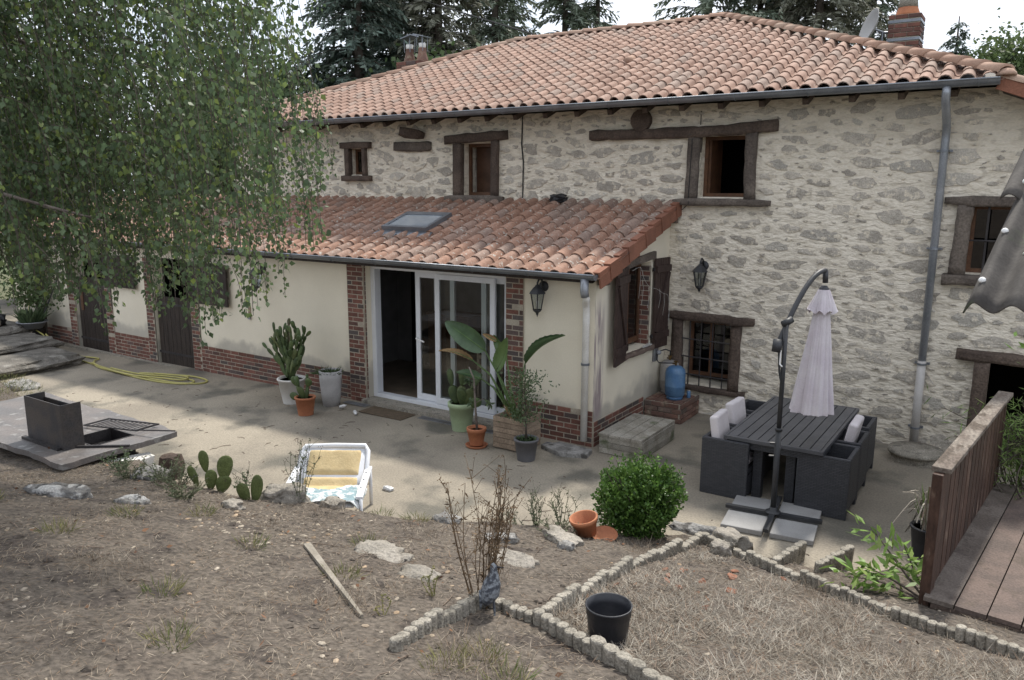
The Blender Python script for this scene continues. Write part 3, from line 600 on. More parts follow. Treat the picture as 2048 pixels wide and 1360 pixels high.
# gutter and downpipe
G=gutter('gutter',-10.95,4.20,-.60,4.735,.075,HOUSE)
for k in range(16):
    x=-10.4+k*.96; MB().tube([(x-.01,-.60+.079*math.cos(a),4.735+.079*math.sin(a)) for a in [math.pi+math.pi*i/6 for i in range(7)]],.007,5).build('gutter_clip','zinc',G)
b=MB(); b.tube([(3.66,-.60,4.67),(3.66,-.60,4.60),(3.66,-.56,4.50),(3.66,-.30,4.36),(3.66,-.12,4.24),(3.66,-.10,4.10),(3.66,-.10,1.22)],.048,12); DP=b.build('downpipe','zinc_pipe',HOUSE,True)
b=MB(); b.tube([(3.66,-.10,1.24),(3.66,-.10,.05)],.054,12); b.build('lower_pipe','pvc_grey',DP,True)
for z in (3.95,2.72,1.20,.32): b=MB(); b.tube([(3.66,-.10,z-.012),(3.66,-.10,z+.012)],.064,12); b.bb(3.57,3.75,-.06,-.0,z-.012,z+.012); b.build('clamp','zinc',DP)
# --- chimneys
def chimney(name,x,y,z0,z1,sx,sy,courses,bands,pots,parent=HOUSE):
    b=MB(); b.bb(x-sx/2+.012,x+sx/2-.012,y-sy/2+.012,y+sy/2-.012,z0,z1); c=b.build(name,'joint',parent); ch=(z1-z0)/courses
    for i in range(courses):
        z=z0+ch*(i+.5)
        if i in bands:
            MB().bb(x-sx/2-.006,x+sx/2+.006,y-sy/2-.006,y+sy/2+.006,z-ch*.3,z+ch*.3).build('metal_band','zinc',c); continue
        for (ln,fx,nb) in ((sx,0,2.5),(sy,1,2)):
            w_=ln/nb; a=-ln/2+(0 if i%2 else -w_/2)
            while a<ln/2-.02:
                a0=max(a,-ln/2)+.005; a1=min(a+w_,ln/2)-.005; a+=w_
                if a1-a0<.03: continue
                q=box_mesh('brick',a1-a0,.03,ch-.011,'brick')
                if fx==0: link_piece(q,'brick',Matrix.Translation((x+(a0+a1)/2,y-sy/2+.012,z)),c)
                else: link_piece(q,'brick',Matrix.Translation((x+sx/2-.012,y+(a0+a1)/2,z))@Matrix.Rotation(R(90),4,'Z'),c)
    for (dx,dy,sc,cap) in pots:
        MB().lathe([(.19*sc,0),(.18*sc,.05),(.13*sc,.20),(.115*sc,.32),(.12*sc,.34),(.095*sc,.34),(.09*sc,.2)],(x+dx,y+dy,z1),14).build('chimney_pot','brick_dusty' if cap==0 else 'terracotta',c,True)
        if cap==1:
            MB().lathe([(.150*sc,.15),(.138*sc,.24),(.135*sc,.47),(.10*sc,.50),(.09*sc,.50)],(x+dx,y+dy,z1),14).build('mortar_collar','concrete',c,True)
            MB().lathe([(.10*sc,.48),(.12*sc,.8)],(x+dx,y+dy,z1),14).build('flue','pvc_pale',c,True)
        else:
            q=MB(); q.box((x+dx,y+dy,z1+.62*sc+.1),(.34,.34,.025),Matrix.Rotation(R(6*dx*10),3,'Y'))
            for (a,e) in ((-.1,-.1),(.1,-.1),(.1,.1),(-.1,.1)): q.tube([(x+dx+a*.9,y+dy+e*.9,z1+.3*sc),(x+dx+a,y+dy+e,z1+.62*sc+.1)],.008,4)
            q.build('rain_cap','zinc',c); MB().lathe([(.10*sc,.3),(.11*sc,.45)],(x+dx,y+dy,z1),10).build('flue','pvc_pale',c,True)
    return c
chimney('chimney',2.42,4.66,5.2,6.50,.52,.56,17,(15,11),[(0,0,1.1,1)])
chimney('chimney',-8.95,4.6,5.3,6.62,.80,.6,14,(),[(-.2,0,.85,0),(.22,.0,.85,0)])
# attic vent tile
MB().tube([(-1.6,1.6,EZ+2.1*TA+.06),(-1.6,1.85,EZ+2.35*TA+.05)],.075,10).build('vent_tile','tile_ridge',ROOF,True)
# satellite dish
DI=thing('satellite_dish','pale satellite dish mounted beside the banded brick chimney','satellite dish',(2.02,4.5,6.15))
ax=Vector((-.80,-.52,.30)).normalized(); qm=ax.to_track_quat('Z','Y').to_matrix()
MB().lathe([(.0,-.02),(.15,.0),(.25,.045),(.31,.08),(.315,.09),(.31,.09),(.25,.055),(.15,.012),(0,-.005)],(1.90,4.46,6.34),24,0,qm).build('dish','dish',DI,True)
MB().tube([(1.94,4.48,6.30),(2.08,4.52,6.24),(2.17,4.54,6.24)],.022,8).build('bracket','zinc',DI); MB().tube([(2.06,4.5,5.85),(2.06,4.5,6.25)],.022,8).build('mast','zinc',DI)
MB().tube([(1.95,4.44,5.98),(1.62,4.30,6.2)],.012,6).build('feed_arm','zinc',DI)
# ---------------------------------------------------------------- lean-to annex
LD=2.43; KA=.337; AA=math.atan(KA); LX=-15.8
def lz(y): return 2.36+KA*(y+2.58)
ANX=thing('rendered_annex','cream rendered lean-to annex with brick trim and low tiled roof','annex',(-6,-1.2,0))
AH=[(-13.08,-11.84,-.25,2.08),(-10.06,-8.82,-.22,2.08),(-4.14,-1.42,.06,2.26)]
mb=MB(); wall_front(mb,LX,0,-.6,2.40,AH,-LD,.25)
# side wall in strips, with the window opening
SY0,SY1,SZ0,SZ1=-1.55,-.66,1.14,2.40
def strip(ya,yb,za,zb=None):
    for x,rev in ((0,0),(-.25,1)):
        q=[(x,ya,za),(x,yb,za),(x,yb,zb if zb is not None else lz(yb)-.02),(x,ya,zb if zb is not None else lz(ya)-.02)]
        mb.quad(*(reversed(q) if rev else q))
strip(-LD+.25,SY0,-.6); strip(SY0,SY1,-.6,SZ0); strip(SY0,SY1,SZ1); strip(SY1,0,-.6); 
mb.add([(0,-LD,2.40),(0,-LD+.25,2.40),(0,-LD+.25,lz(-LD+.25)-.02)],[(0,1,2)])
for ya in (SY0,SY1): mb.quad((0,ya,SZ0),(-.25,ya,SZ0),(-.25,ya,SZ1),(0,ya,SZ1))
mb.quad((0,SY0,SZ0),(0,SY1,SZ0),(-.25,SY1,SZ0),(-.25,SY0,SZ0)); mb.quad((0,SY0,SZ1),(0,SY1,SZ1),(-.25,SY1,SZ1),(-.25,SY0,SZ1))
mb.quad((LX,0,-.6),(LX,-LD,-.6),(LX,-LD,lz(-LD)),(LX,0,lz(0))); mb.quad((-10.4,0,-.6),(LX,0,-.6),(LX,0,3.2),(-10.4,0,3.2))
AW=mb.build('wall','plaster',ANX)
# --- bricks: beds of mortar plus single bricks
BR=[]   # matrices with (width)
bme={}
def bmesh_(wd):
    k=round(wd,2)
    if k not in bme: bme[k]=box_mesh('brick',k,.03,.064,'brick')
    return bme[k]
CH=.0745
def brick_field(o,ax,length,z0,z1,first=0,bedoff=.003,lenb=.225):
    """brick courses starting at point o, running along ax on a wall whose outward normal is n"""
    ax=Vector(ax); n=Vector((ax.y,-ax.x,0)); rot=Matrix((ax,-n,Vector((0,0,1)))).transposed().to_4x4(); o=Vector(o)
    nz_=max(1,int(round((z1-z0)/CH)))
    c=o+ax*length/2+n*bedoff/2; MB().box(c+Vector((0,0,(z0+z1)/2)),(length,.02+bedoff,z1-z0),rot.to_3x3()).build('mortar_bed','joint',AW)
    for i in range(nz_):
        z=z0+CH*(i+.5); a=0 if (i+first)%2 else -lenb/2
        if length<.40: 
            a=0 if (i+first)%2 else -lenb*.5
        while a<length-.03:
            a0=max(a,0)+.005; a1=min(a+lenb,length)-.005; a+=lenb
            if a1-a0<.03: continue
            q=o+ax*((a0+a1)/2)+n*(.0+bedoff)+Vector((0,0,z)); BR.append((Matrix.Translation(q+n*random.gauss(-.002,.0015))@rot@Matrix.Rotation(random.gauss(0,.006),4,'Y'),a1-a0))
Yf=-LD
for (a,b,z0) in ((LX,-13.36,-.3),(-11.58,-10.32,-.2),(-8.56,-4.52,-.15),(-1.12,-.0,-.02)): brick_field((a,Yf,0),(1,0,0),b-a,z0,z0+CH*(8 if a<-2 else 7))
for (a,b) in ((-13.36,-13.08),(-11.84,-11.58),(-10.32,-10.06),(-8.82,-8.56)): brick_field((a,Yf,0),(1,0,0),b-a,-.25,-.25+CH*31,bedoff=.006)
brick_field((-4.52,Yf,0),(1,0,0),.36,-.02,-.02+CH*32,bedoff=.03); brick_field((-4.16,Yf-.03,0),(0,1,0),.16,-.02,-.02+CH*32,1)
brick_field((-1.42,Yf,0),(1,0,0),.30,.0,CH*32,bedoff=.006)
brick_field((0,Yf,0),(0,1,0),LD-.8,-.02,-.02+CH*5)
brick_field((-.24,SY1,0),(1,0,0),.24,SZ0,SZ1-.06,bedoff=.003)
BR.sort(key=lambda q:(q[0].translation-CAM).length)
for q,wd in BR[:300]: link_piece(bmesh_(wd),'brick',q,AW)
rb=MB()
for q,wd in BR[300:]:
    mm=bmesh_(wd); rb.add([q@v.co for v in mm.vertices],[tuple(p.vertices) for p in mm.polygons],random.random())
rb.build('far_bricks','brick',AW,kind='stuff')
# threshold strip along the foot of the wall
MB().bb(-15.6,-4.6,-LD-.10,-LD-.012,-.4,-.085).build('foundation_strip','concrete',ANX); MB().bb(-4.16,-1.2,-LD-.16,-LD+.2,-.1,.07).build('threshold','concrete',ANX)
# weathered streak where an old climber stood on the corner
b=MB(); rs=random.Random(4)
for k in range(26):
    y=rs.uniform(-2.40,-2.24); z=rs.uniform(.35,2.0); b.box((.002,y,z),(.002,rs.uniform(.012,.05),rs.uniform(.2,.7)),Matrix.Rotation(rs.gauss(0,.02),3,'X'))
# --- roof of the annex
mb=MB(); y0,y1=-2.62,-.02
mb.quad((LX-.15,y0,lz(y0)-.02),(.05,y0,lz(y0)-.02),(.05,y1,lz(y1)-.02),(LX-.15,y1,lz(y1)-.02)); mb.quad((LX-.15,y1,lz(y1)-.08),(.05,y1,lz(y1)-.08),(.05,y0,lz(y0)-.08),(LX-.15,y0,lz(y0)-.08)); mb.quad((LX-.15,y0,lz(y0)-.08),(.05,y0,lz(y0)-.08),(.05,y0,lz(y0)-.02),(LX-.15,y0,lz(y0)-.02))
AR=mb.build('roof','dark_wood',ANX)
rotl=Matrix.Rotation(AA,4,'X'); me=tile_mesh(.25,.37,.072,'tile','tile_low'); mats=[]
for i in range(64):
    x=.02-i*.25
    for j in range(10):
        s=-.06+j*.283; yy=y0+s*math.cos(AA)
        if -4.46<x<-3.52 and -1.62<yy+.12<-.92: continue
        mats.append(Matrix.Translation((x+random.gauss(0,.005),yy,lz(yy)+.012))@rotl@Matrix.Rotation(random.gauss(0,.011),4,'Z')@Matrix.Rotation(random.gauss(0,.006),4,'X'))
place_pieces(me,'tile',mats,AR,300,'far_tiles','tile_low')
vg=MB(); vg.bb(.0,.025,0,.33,-.20,.0); vg.bb(-.09,.0249,0,.33,-.0,.02); vme=bpy.data.meshes.new('verge_tile'); vme.from_pydata(vg.v,[],vg.f); vme.materials.append(MT['verge'])
for j in range(10):
    s=-.05+j*.287; yy=y0+s*math.cos(AA); link_piece(vme,'verge_tile',Matrix.Translation((.145+.012*(j%2),yy,lz(yy)+.065))@rotl@Matrix.Rotation(R(-5),4,'X'),AR)
MB().bb(.02,.13,-.10,-.005,2.95,3.13).build('purlin_end','old_beam',ANX); MB().bb(.02,.13,-2.42,-2.28,2.22,2.33).build('purlin_end','old_beam',ANX)
b=MB(); rough_block(b,(-1.95,-.10,3.30),(.28,.14,.13),3,.3); b.build('flashing_lump','black_plastic',ANX)
# skylight
SKY=[(-4.50,-1.60),(-3.52,-1.60),(-3.52,-.94),(-4.50,-.94)]
def rp_(x,y,h): return (x-0,y-h*math.sin(AA),lz(y)+h*math.cos(AA))
b=MB()
for (xa,xb,ya,yb) in ((-4.50,-3.52,-1.60,-1.53),(-4.50,-3.52,-1.04,-.92),(-4.50,-4.43,-1.53,-1.04),(-3.59,-3.52,-1.53,-1.04)):
    P=[rp_(xa,ya,.0),rp_(xb,ya,.0),rp_(xb,yb,.0),rp_(xa,yb,.0),rp_(xa,ya,.15),rp_(xb,ya,.15),rp_(xb,yb,.15),rp_(xa,yb,.15)]
    b.add(P,[(3,2,1,0),(4,5,6,7),(0,1,5,4),(1,2,6,5),(2,3,7,6),(3,0,4,7)])
SK=b.build('skylight','zinc',AR); MB().quad(rp_(-4.43,-1.53,.135),rp_(-3.59,-1.53,.135),rp_(-3.59,-1.04,.135),rp_(-4.43,-1.04,.135)).build('pane','skyglass',SK)
b=MB(); b.grid(lambda u,v:Vector(rp_(-4.6+1.2*u,-1.60-.16*v,.075+.03*math.sin(u*30)*(v)-.02*v)),40,2); b.build('lead_apron','zinc',SK,True,solid=.004)
# gutter and downpipe
G=gutter('gutter',LX-.1,.14,-2.72,2.385,.07,ANX)
for k in range(18):
    x=-15.6+k*.92; MB().tube([(x,-2.72+.074*math.cos(a),2.385+.074*math.sin(a)) for a in [math.pi+math.pi*i/6 for i in range(7)]],.007,5).build('gutter_clip','zinc',G)
MB().bb(LX,.05,-2.66,-2.635,2.27,2.33).build('fascia','dark_wood',ANX)
b=MB(); b.tube([(-.02,-2.72,2.33),(-.02,-2.72,2.16),(-.02,-2.70,2.10)],.055,12); DP=b.build('downpipe','zinc_pipe',ANX,True)
b=MB(); b.tube([(-.02,-2.70,2.12),(-.02,-2.66,2.06),(-.09,-2.54,1.98),(-.09,-2.52,1.90),(-.09,-2.52,.10)],.048,12); b.build('lower_pipe','pvc_pale',DP,True)
b=MB(); b.tube([(-.09,-2.52,1.15),(-.09,-2.52,1.18)],.06,12); b.build('clamp','zinc',DP)
# --- sliding door, recessed behind the brick piers
y=-2.28; SD=ANX
fr=MB(); fr.bb(-4.14,-1.42,y-.04,y+.10,.07,.13); fr.bb(-4.14,-1.42,y-.04,y+.10,2.19,2.26); fr.bb(-4.14,-4.05,y-.041,y+.099,.13,2.19); fr.bb(-1.50,-1.42,y-.041,y+.099,.13,2.19)
DF=fr.build('sliding_door','pvc_white',ANX,bevel=.004)
def leaf(x0,x1,yy,nm='door_leaf'):
    b=MB(); t=.085; b.bb(x0,x1,yy,yy+.045,.14,.14+.10); b.bb(x0,x1,yy,yy+.045,2.10,2.18); b.bb(x0,x0+t,yy+.001,yy+.044,.24,2.10); b.bb(x1-t,x1,yy+.001,yy+.044,.24,2.10)
    f=b.build(nm,'pvc_white',DF); MB().quad((x0+t,yy+.02,.24),(x1-t,yy+.02,.24),(x1-t,yy+.02,2.10),(x0+t,yy+.02,2.10)).build('pane','pane',f); return f
l1=leaf(-3.27,-2.50,y+.045); l2=leaf(-2.84,-1.72,y-.01); l3=leaf(-2.0,-1.50,y+.046)
MB().tube([(-3.21,y+.02,1.14),(-3.21,y-.03,1.14),(-3.05,y-.03,1.10)],.014,6).build('handle','white_metal',l1)
# --- plank stable doors
def plank_door(x0,x1,z0,z1,yy,name='stable_door',parent=ANX,open_=None):
    n=8; w_=(x1-x0)/n; d=MB(); 
    for z in (z0+.2,z1-.18): d.bb(x0+.02,x1-.02,yy+.028,yy+.05,z-.06,z+.06)
    D_=d.build(name,'dark_wood',parent)
    for k in range(n): MB().bb(x0+k*w_+.004,x0+(k+1)*w_-.004,yy+random.uniform(-.004,.002),yy+.0275,z0,z1+random.uniform(-.006,.006)).build('plank','dark_wood',D_)
    for z in (z0+.28,z1-.15): MB().bb(x0-.03,x1-.05,yy-.012,yy-.005,z-.022,z+.022).build('hinge','iron',D_)
    return D_
d1=plank_door(-13.04,-11.88,-.16,1.50,-LD+.05); d2=plank_door(-10.02,-8.86,-.13,1.30,-LD+.05); MB().bb(-12.95,-12.83,-LD+.035,-LD+.0459,.75,1.2).build('bare_patch','brown_frame',d1)
plank_door(-8.74,-7.56,1.28,2.06,-LD-.09,'open_upper_leaf'); plank_door(-11.72,-10.55,1.40,2.06,-LD-.09,'open_upper_leaf')
for (a,b_) in ((-13.08,-11.84),(-10.06,-8.82)): room(ANX,a,b_,-.1,2.0,-LD+.2501,1.6)
# --- interior behind the sliding door
b=MB(); b.bb(-5.6,-.26,-2.17,-.03,.02,.10); b.build('interior_floor','floor_in',ANX)
b=MB(); b.quad((-5.6,-.06,.1),(-.26,-.06,.1),(-.26,-.06,3.1),(-5.6,-.06,3.1)); b.quad((-5.6,-.06,.1),(-5.6,-2.17,.1),(-5.6,-2.17,2.4),(-5.6,-.06,3.1)); b.build('interior_wall','interior',ANX)
b=MB(); b.bb(-5.2,-4.62,-.10,-.07,.1,2.15); b.build('inner_doorway','dark_void',ANX); b=MB(); b.bb(-4.62,-4.50,-.13,-.07,.1,2.2); b.build('inner_door_frame','pvc_white',ANX)  # doorway is a black panel, the shade of the opening painted in
CB=thing('sideboard','dark brown wooden sideboard inside the open sliding door','cabinet',(-4.0,-.36,.1))
b=MB(); b.bb(-4.42,-3.5,-.55,-.12,.16,1.18); b.bb(-4.45,-3.47,-.57,-.10,1.18,1.22); b.build('carcass','cabinet',CB,bevel=.006)
for k in range(2): MB().bb(-4.38+k*.44,-3.98+k*.44,-.565,-.551,.22,1.12).build('door','cabinet',CB)
for (a,c_) in ((-4.38,-.5),(-3.54,-.5),(-4.38,-.17),(-3.54,-.17)): MB().bb(a-.03,a+.03,c_-.03,c_+.03,.10,.16).build('foot','cabinet',CB)
CHR=thing('wicker_chair','pale wooden ladder back chair behind the sliding glass','chair',(-2.35,-1.7,.1))
b=MB(); 
for x in (-2.6,-2.12): b.bb(x-.02,x+.02,-1.5,-1.46,.1,1.05)
for z in (.62,.78,.94): b.bb(-2.58,-2.14,-1.495,-1.465,z-.03,z+.03)
b.build('backrest','crate_wood',CHR); MB().bb(-2.62,-2.10,-1.94,-1.47,.52,.56).build('seat','crate_wood',CHR)
for x in (-2.6,-2.12): MB().bb(x-.02,x+.02,-1.93,-1.89,.1,.52).build('leg','crate_wood',CHR)
# --- gable window with shutters
b=MB(); yy0,yy1=SY0,SY1; xw=-.16
b.bb(xw-.05,xw,yy0,yy0+.06,SZ0+.05,SZ1); b.bb(xw-.05,xw,yy1-.06,yy1,SZ0+.05,SZ1); b.bb(xw-.049,xw-.001,yy0+.06,yy1-.06,SZ0+.05,SZ0+.13); b.bb(xw-.049,xw-.001,yy0+.06,yy1-.06,SZ1-.07,SZ1); b.bb(xw-.049,xw-.001,(yy0+yy1)/2-.035,(yy0+yy1)/2+.035,SZ0+.13,SZ1-.07)
GW=b.build('gable_window','brown_frame',ANX); MB().quad((xw-.025,yy0+.05,SZ0+.1),(xw-.025,yy1-.05,SZ0+.1),(xw-.025,yy1-.05,SZ1-.05),(xw-.025,yy0+.05,SZ1-.05)).build('pane','pane_win',GW)
q=MB(); rough_beam(q,(.0,SY0-.1,2.42),(.0,SY1+.06,2.50),.10,.11,n=6,seed=31); q.build('lintel','grey_beam',ANX)
q=MB(); rough_beam(q,(.0,SY0-.06,1.095),(.0,SY1+.06,1.095),.15,.07,n=8,seed=32,amp=.012); q.build('sill','brick_dusty',ANX)
def shutter(hy,sgn,ang,wd,z0,z1):
    """shutter hinged at y=hy on the x=0 wall; sgn is the way it swings"""
    d=Vector((math.sin(ang),sgn*math.cos(ang),0)); n=Vector((math.cos(ang),-sgn*math.sin(ang),0)); o_=Vector((.045,hy,0))
    rot=Matrix((d,n,Vector((0,0,1)))).transposed(); 
    S=MB(); 
    for z in (z0+.20,z1-.16): S.box(o_+d*wd*.5+n*.032+Vector((0,0,z)),(wd*.98,.026,.10),rot)
    a=o_+d*.06+n*.032+Vector((0,0,z0+.26)); e=o_+d*(wd-.06)+n*.032+Vector((0,0,z1-.22)); S.bar(a,e,.024,.085,tuple(rot@Vector((0,0,1))))
    s_=S.build('shutter','shutter',ANX)
    for k in range(6): MB().box(o_+d*(wd*(k+.5)/6)+Vector((0,0,(z0+z1)/2)),(wd/6-.006,.032,z1-z0),rot).build('plank','shutter',s_)
    for z in (z0+.2,z1-.16): b=MB(); b.box(o_-n*.012+Vector((0,0,z)),(.05,.03,.05),rot); b.build('hinge','iron',s_)
shutter(SY0-.02,-1,R(9),.52,1.06,2.40); shutter(SY1+.04,1,R(5),.46,1.06,2.44)
MB().tube([(.05,-.18,1.30),(.10,-.16,1.30),(.10,-.16,1.36)],.008,5).build('shutter_stop','iron',ANX)
# ---------------------------------------------------------------- rattan weave
def weave(name,c):
    mt=MT[name]; t=mt.node_tree; N=t.nodes.new; K=t.links.new; b=t.nodes['Principled BSDF']
    g=N('ShaderNodeTexCoord'); sx=N('ShaderNodeSeparateXYZ'); K(g.outputs['Object'],sx.inputs[0]); ad=N('ShaderNodeMath'); K(sx.outputs[0],ad.inputs[0]); K(sx.outputs[1],ad.inputs[1]); cb=N('ShaderNodeCombineXYZ'); K(ad.outputs[0],cb.inputs[0]); K(sx.outputs[2],cb.inputs[1])
    br=N('ShaderNodeTexBrick'); br.inputs['Scale'].default_value=1; br.inputs['Brick Width'].default_value=.055; br.inputs['Row Height'].default_value=.018; br.inputs['Mortar Size'].default_value=.0035; br.inputs['Mortar Smooth'].default_value=.8; br.inputs['Color1'].default_value=(.042,.044,.052,1); br.inputs['Color2'].default_value=(.062,.064,.073,1); br.inputs['Mortar'].default_value=(.016,.016,.019,1); K(br.outputs['Color'],b.inputs['Base Color'])
    K(cb.outputs[0],br.inputs['Vector']); bp=N('ShaderNodeBump'); bp.invert=True; bp.inputs['Strength'].default_value=.9; bp.inputs['Distance'].default_value=.006; K(br.outputs['Fac'],bp.inputs['Height']); K(bp.outputs[0],b.inputs['Normal'])
weave('rattan',None)
# ---------------------------------------------------------------- wall lanterns
def lantern(pos,nrm,label,s=1.):
    p=Vector(pos); n=Vector(nrm); L_=thing('wall_lantern',label,'lantern',p,'black coach lanterns on the walls'); c=p+n*.17
    b=MB(); b.lathe([(.0,0),(.075,0),(.075,.015),(.05,.03),(.03,.035)],p+Vector((0,0,.10)),12,0,n.to_track_quat('Z','Y').to_matrix()); b.tube([p+n*.03+V(0,0,.10),p+n*.06+V(0,0,.19),p+n*.12+V(0,0,.22),c+V(0,0,.17),c+V(0,0,.12)],.014,7); b.build('bracket','black_metal',L_,True)
    b=MB(); b.lathe([(.125,.02),(.12,.03),(.07,.09),(.045,.11),(.03,.13),(.0,.15)],c,6); b.build('lantern_roof','black_metal',L_)
    MB().lathe([(.058,-.20),(.10,.02)],c,6).build('glass','pane_lamp',L_)
    for k in range(6):
        a=math.pi*2*k/6; MB().tube([c+V(.06*math.cos(a),.06*math.sin(a),-.20),c+V(.103*math.cos(a),.103*math.sin(a),.02)],.007,5).build('glazing_bar','black_metal',L_)
    b=MB(); b.lathe([(.065,-.20),(.05,-.225),(.018,-.25),(.02,-.265),(.008,-.28),(0,-.31)],c,10); b.build('finial','black_metal',L_,True)
    MB().lathe([(.012,-.20),(.018,-.10),(.0,-.06)],c,8).build('bulb','pvc_pale',L_,True)
lantern((-.80,-LD,2.05),(0,-1,0),'black coach lantern on the rendered wall beside the white rain pipe')
lantern((-6.62,-LD,1.95),(0,-1,0),'black coach lantern half hidden behind hanging birch twigs')
lantern((.58,0,2.22),(0,-1,0),'black coach lantern on the rubble stone wall above the barred window')
# ---------------------------------------------------------------- wall fittings
T=thing('wall_thermometer','small beige thermometer plate on the rendered wall near the tall cactus','thermometer',(-7.05,-LD,1.2)); MB().bb(-7.08,-7.02,-LD-.02,-LD-.001,1.12,1.36).build('plate','crate_wood',T,bevel=.003); MB().bb(-7.085,-7.015,-LD-.035,-LD-.0201,1.10,1.16).build('hook_box','grating',T)
# ---------------------------------------------------------------- gas bottles on a brick plinth
PL=thing('brick_plinth','low brick plinth carrying two gas bottles in the wall corner','plinth',(.36,-.40,0))
b=MB(); b.bb(.03,.60,-.76,-.02,-.02,.30); b.build('core','joint',PL)
for i in range(4):
    z=-.0+.075*(i+.5)
    for (o_,ax,ln) in (((.02,-.765),(1,0),.59),((.605,-.77),(0,1),.74)):
        a=-.11*(i%2)
        while a<ln-.03:
            a0=max(0,a)+.005; a1=min(a+.22,ln)-.005; a+=.22
            if a1-a0<.03: continue
            q=box_mesh('brick',a1-a0,.03,.064,'brick_dusty'); m_=Matrix.Translation((o_[0]+ax[0]*(a0+a1)/2,o_[1]+ax[1]*(a0+a1)/2,z)); 
            if ax[1]: m_=m_@Matrix.Rotation(R(90),4,'Z')
            link_piece(q,'brick',m_,PL)
for k in range(3):
    for j in range(4): link_piece(box_mesh('brick',.13,.17,.02,'brick_dusty'),'brick',Matrix.Translation((.10+j*.145,-.67+k*.2,.308)),PL)
def gas(x,y,z,mat,label):
    g=thing('gas_bottle',label,'gas bottle',(x,y,z)); b=MB(); b.lathe([(.0,.04),(.12,.04),(.148,.07),(.152,.2),(.154,.205),(.152,.21),(.152,.40),(.14,.46),(.10,.50),(.05,.515),(0,.52)],(x,y,z),24); b.build('body',mat,g,True)
    b=MB(); b.lathe([(.125,.0),(.125,.05),(.118,.05),(.118,0.0)],(x,y,z),20); b.build('foot_ring',mat,g,True)
    b=MB(); b.tube([(x,y,z+.51),(x,y,z+.57)],.018,8); b.bb(x-.03,x+.03,y-.012,y+.012,z+.565,z+.59); b.tube([(x,y,z+.545),(x-.05,y,z+.545)],.014,6); b.build('valve','brass',g)
gas(.40,-.52,.318,'gas_blue','blue gas bottle at the front of the brick plinth'); gas(.175,-.20,.318,'gas_grey','silver grey gas bottle behind the blue one')
H=thing('gas_regulator','grey gas regulator box on the rendered wall with two black hoses','regulator',(0,-.42,.95)); MB().bb(.001,.035,-.50,-.34,.84,1.06).build('backplate','grating',H,bevel=.004); MB().lathe([(0,0),(.035,0),(.035,.05),(.02,.07)],(.04,-.42,.98),12,0,Matrix.Rotation(R(90),3,'Y')).build('regulator_body','basin',H,True)
MB().tube([(.06,-.44,.95),(.10,-.56,.90),(.16,-.60,.86),(.28,-.56,.865),(.35,-.52,.865)],.010,6).build('hose','black_metal',H,True); MB().tube([(.08,-.42,1.0),(.16,-.36,1.03),(.20,-.26,.99),(.175,-.20,.90)],.010,6).build('hose','black_metal',H,True)
C=thing('blue_can','small blue metal can beside the blue gas bottle','can',(.56,-.36,.318)); MB().lathe([(.028,0),(.03,.01),(.03,.11),(.026,.115)],(.565,-.36,.318),12).build('can_body','gas_blue',C,True); MB().lathe([(.029,.113),(.029,.118),(.0,.12)],(.565,-.36,.318),12).build('lid','gas_grey',C)
# ---------------------------------------------------------------- wooden box step
BX=thing('wooden_box_step','weathered grey plank box used as a step under the gable window','box',(.48,-2.0,0))
b=MB(); b.bb(.20,.78,-2.56,-1.50,.01,.24); b.build('core','dark_wood',BX)
for k in range(4): MB().bb(.17+k*.157,.17+k*.157+.149,-2.60,-1.46,.242,.275).build('plank','old_plank',BX)
for k in range(3): MB().bb(.18,.80,-2.585,-2.561,.01+k*.078,.01+k*.078+.072).build('plank','old_plank',BX); MB().bb(.781,.803,-2.56,-1.49,.01+k*.078,.01+k*.078+.072).build('plank','old_plank',BX)
# ---------------------------------------------------------------- garden table and chairs
TB=thing('garden_table','long dark slatted garden table between the rattan chairs','table',(2.55,-2.1,0)); X0,X1,Y0,Y1=2.02,3.10,-3.12,-1.06
b=MB(); b.bb(X0,X0+.035,Y0,Y1,.68,.725); b.bb(X1-.035,X1,Y0,Y1,.68,.725); b.bb(X0+.035,X1-.035,Y0,Y0+.05,.68,.724); b.bb(X0+.035,X1-.035,Y1-.05,Y1,.68,.724); b.build('rim','table_slat',TB,bevel=.004)
n=9; w_=(X1-X0-.07)/n
for k in range(n): MB().bb(X0+.035+k*w_+.006,X0+.035+(k+1)*w_-.006,Y0+.052,Y1-.052,.70,.723).build('slat','table_slat',TB)
MB().bb(X0+.03,X1-.03,Y0+.04,Y1-.04,.60,.69).build('apron','rattan',TB)
for (x,y) in ((X0+.36,Y0+.2),(X1-.36,Y0+.2),(X0+.36,Y1-.2),(X1-.36,Y1-.2)): MB().bb(x-.05,x+.05,y-.05,y+.05,0,.60).build('leg','rattan',TB)
def rattan_chair():
    c=thing('rattan_chair','','chair',(0,0,0),'dark woven cube chairs tucked under the table')
    q=lambda a,b_,c_,d,e,f,n_: MB().bb(a,b_,c_,d,e,f).build(n_,'rattan',c,local=True,bevel=.008)
    q(0,.54,-.285,-.235,0,.67,'side_panel'); q(0,.54,.235,.285,0,.67,'side_panel'); q(.0,.05,-.2345,.2345,.08,.669,'backrest'); q(.05,.53,-.2345,.2345,.30,.36,'seat'); q(.50,.535,-.2345,.2345,.04,.29,'front_apron')
    return c
ch0=rattan_chair(); lab=['dark woven cube chair with cushions at the near west corner of the table','dark woven cube chair with cushions in the middle of the west side of the table','empty dark woven cube chair at the table corner by the barred window','empty dark woven cube chair right behind the parasol slabs on the rain pipe side','dark woven cube chair with a white cushion in the middle of the rain pipe side','empty dark woven cube chair at the table corner closest to the rain pipe']
spots=[(1.78,-2.865,0),(1.76,-2.21,0),(1.70,-1.50,0),(3.37,-2.80,math.pi),(3.36,-2.15,math.pi),(3.33,-1.44,math.pi)]
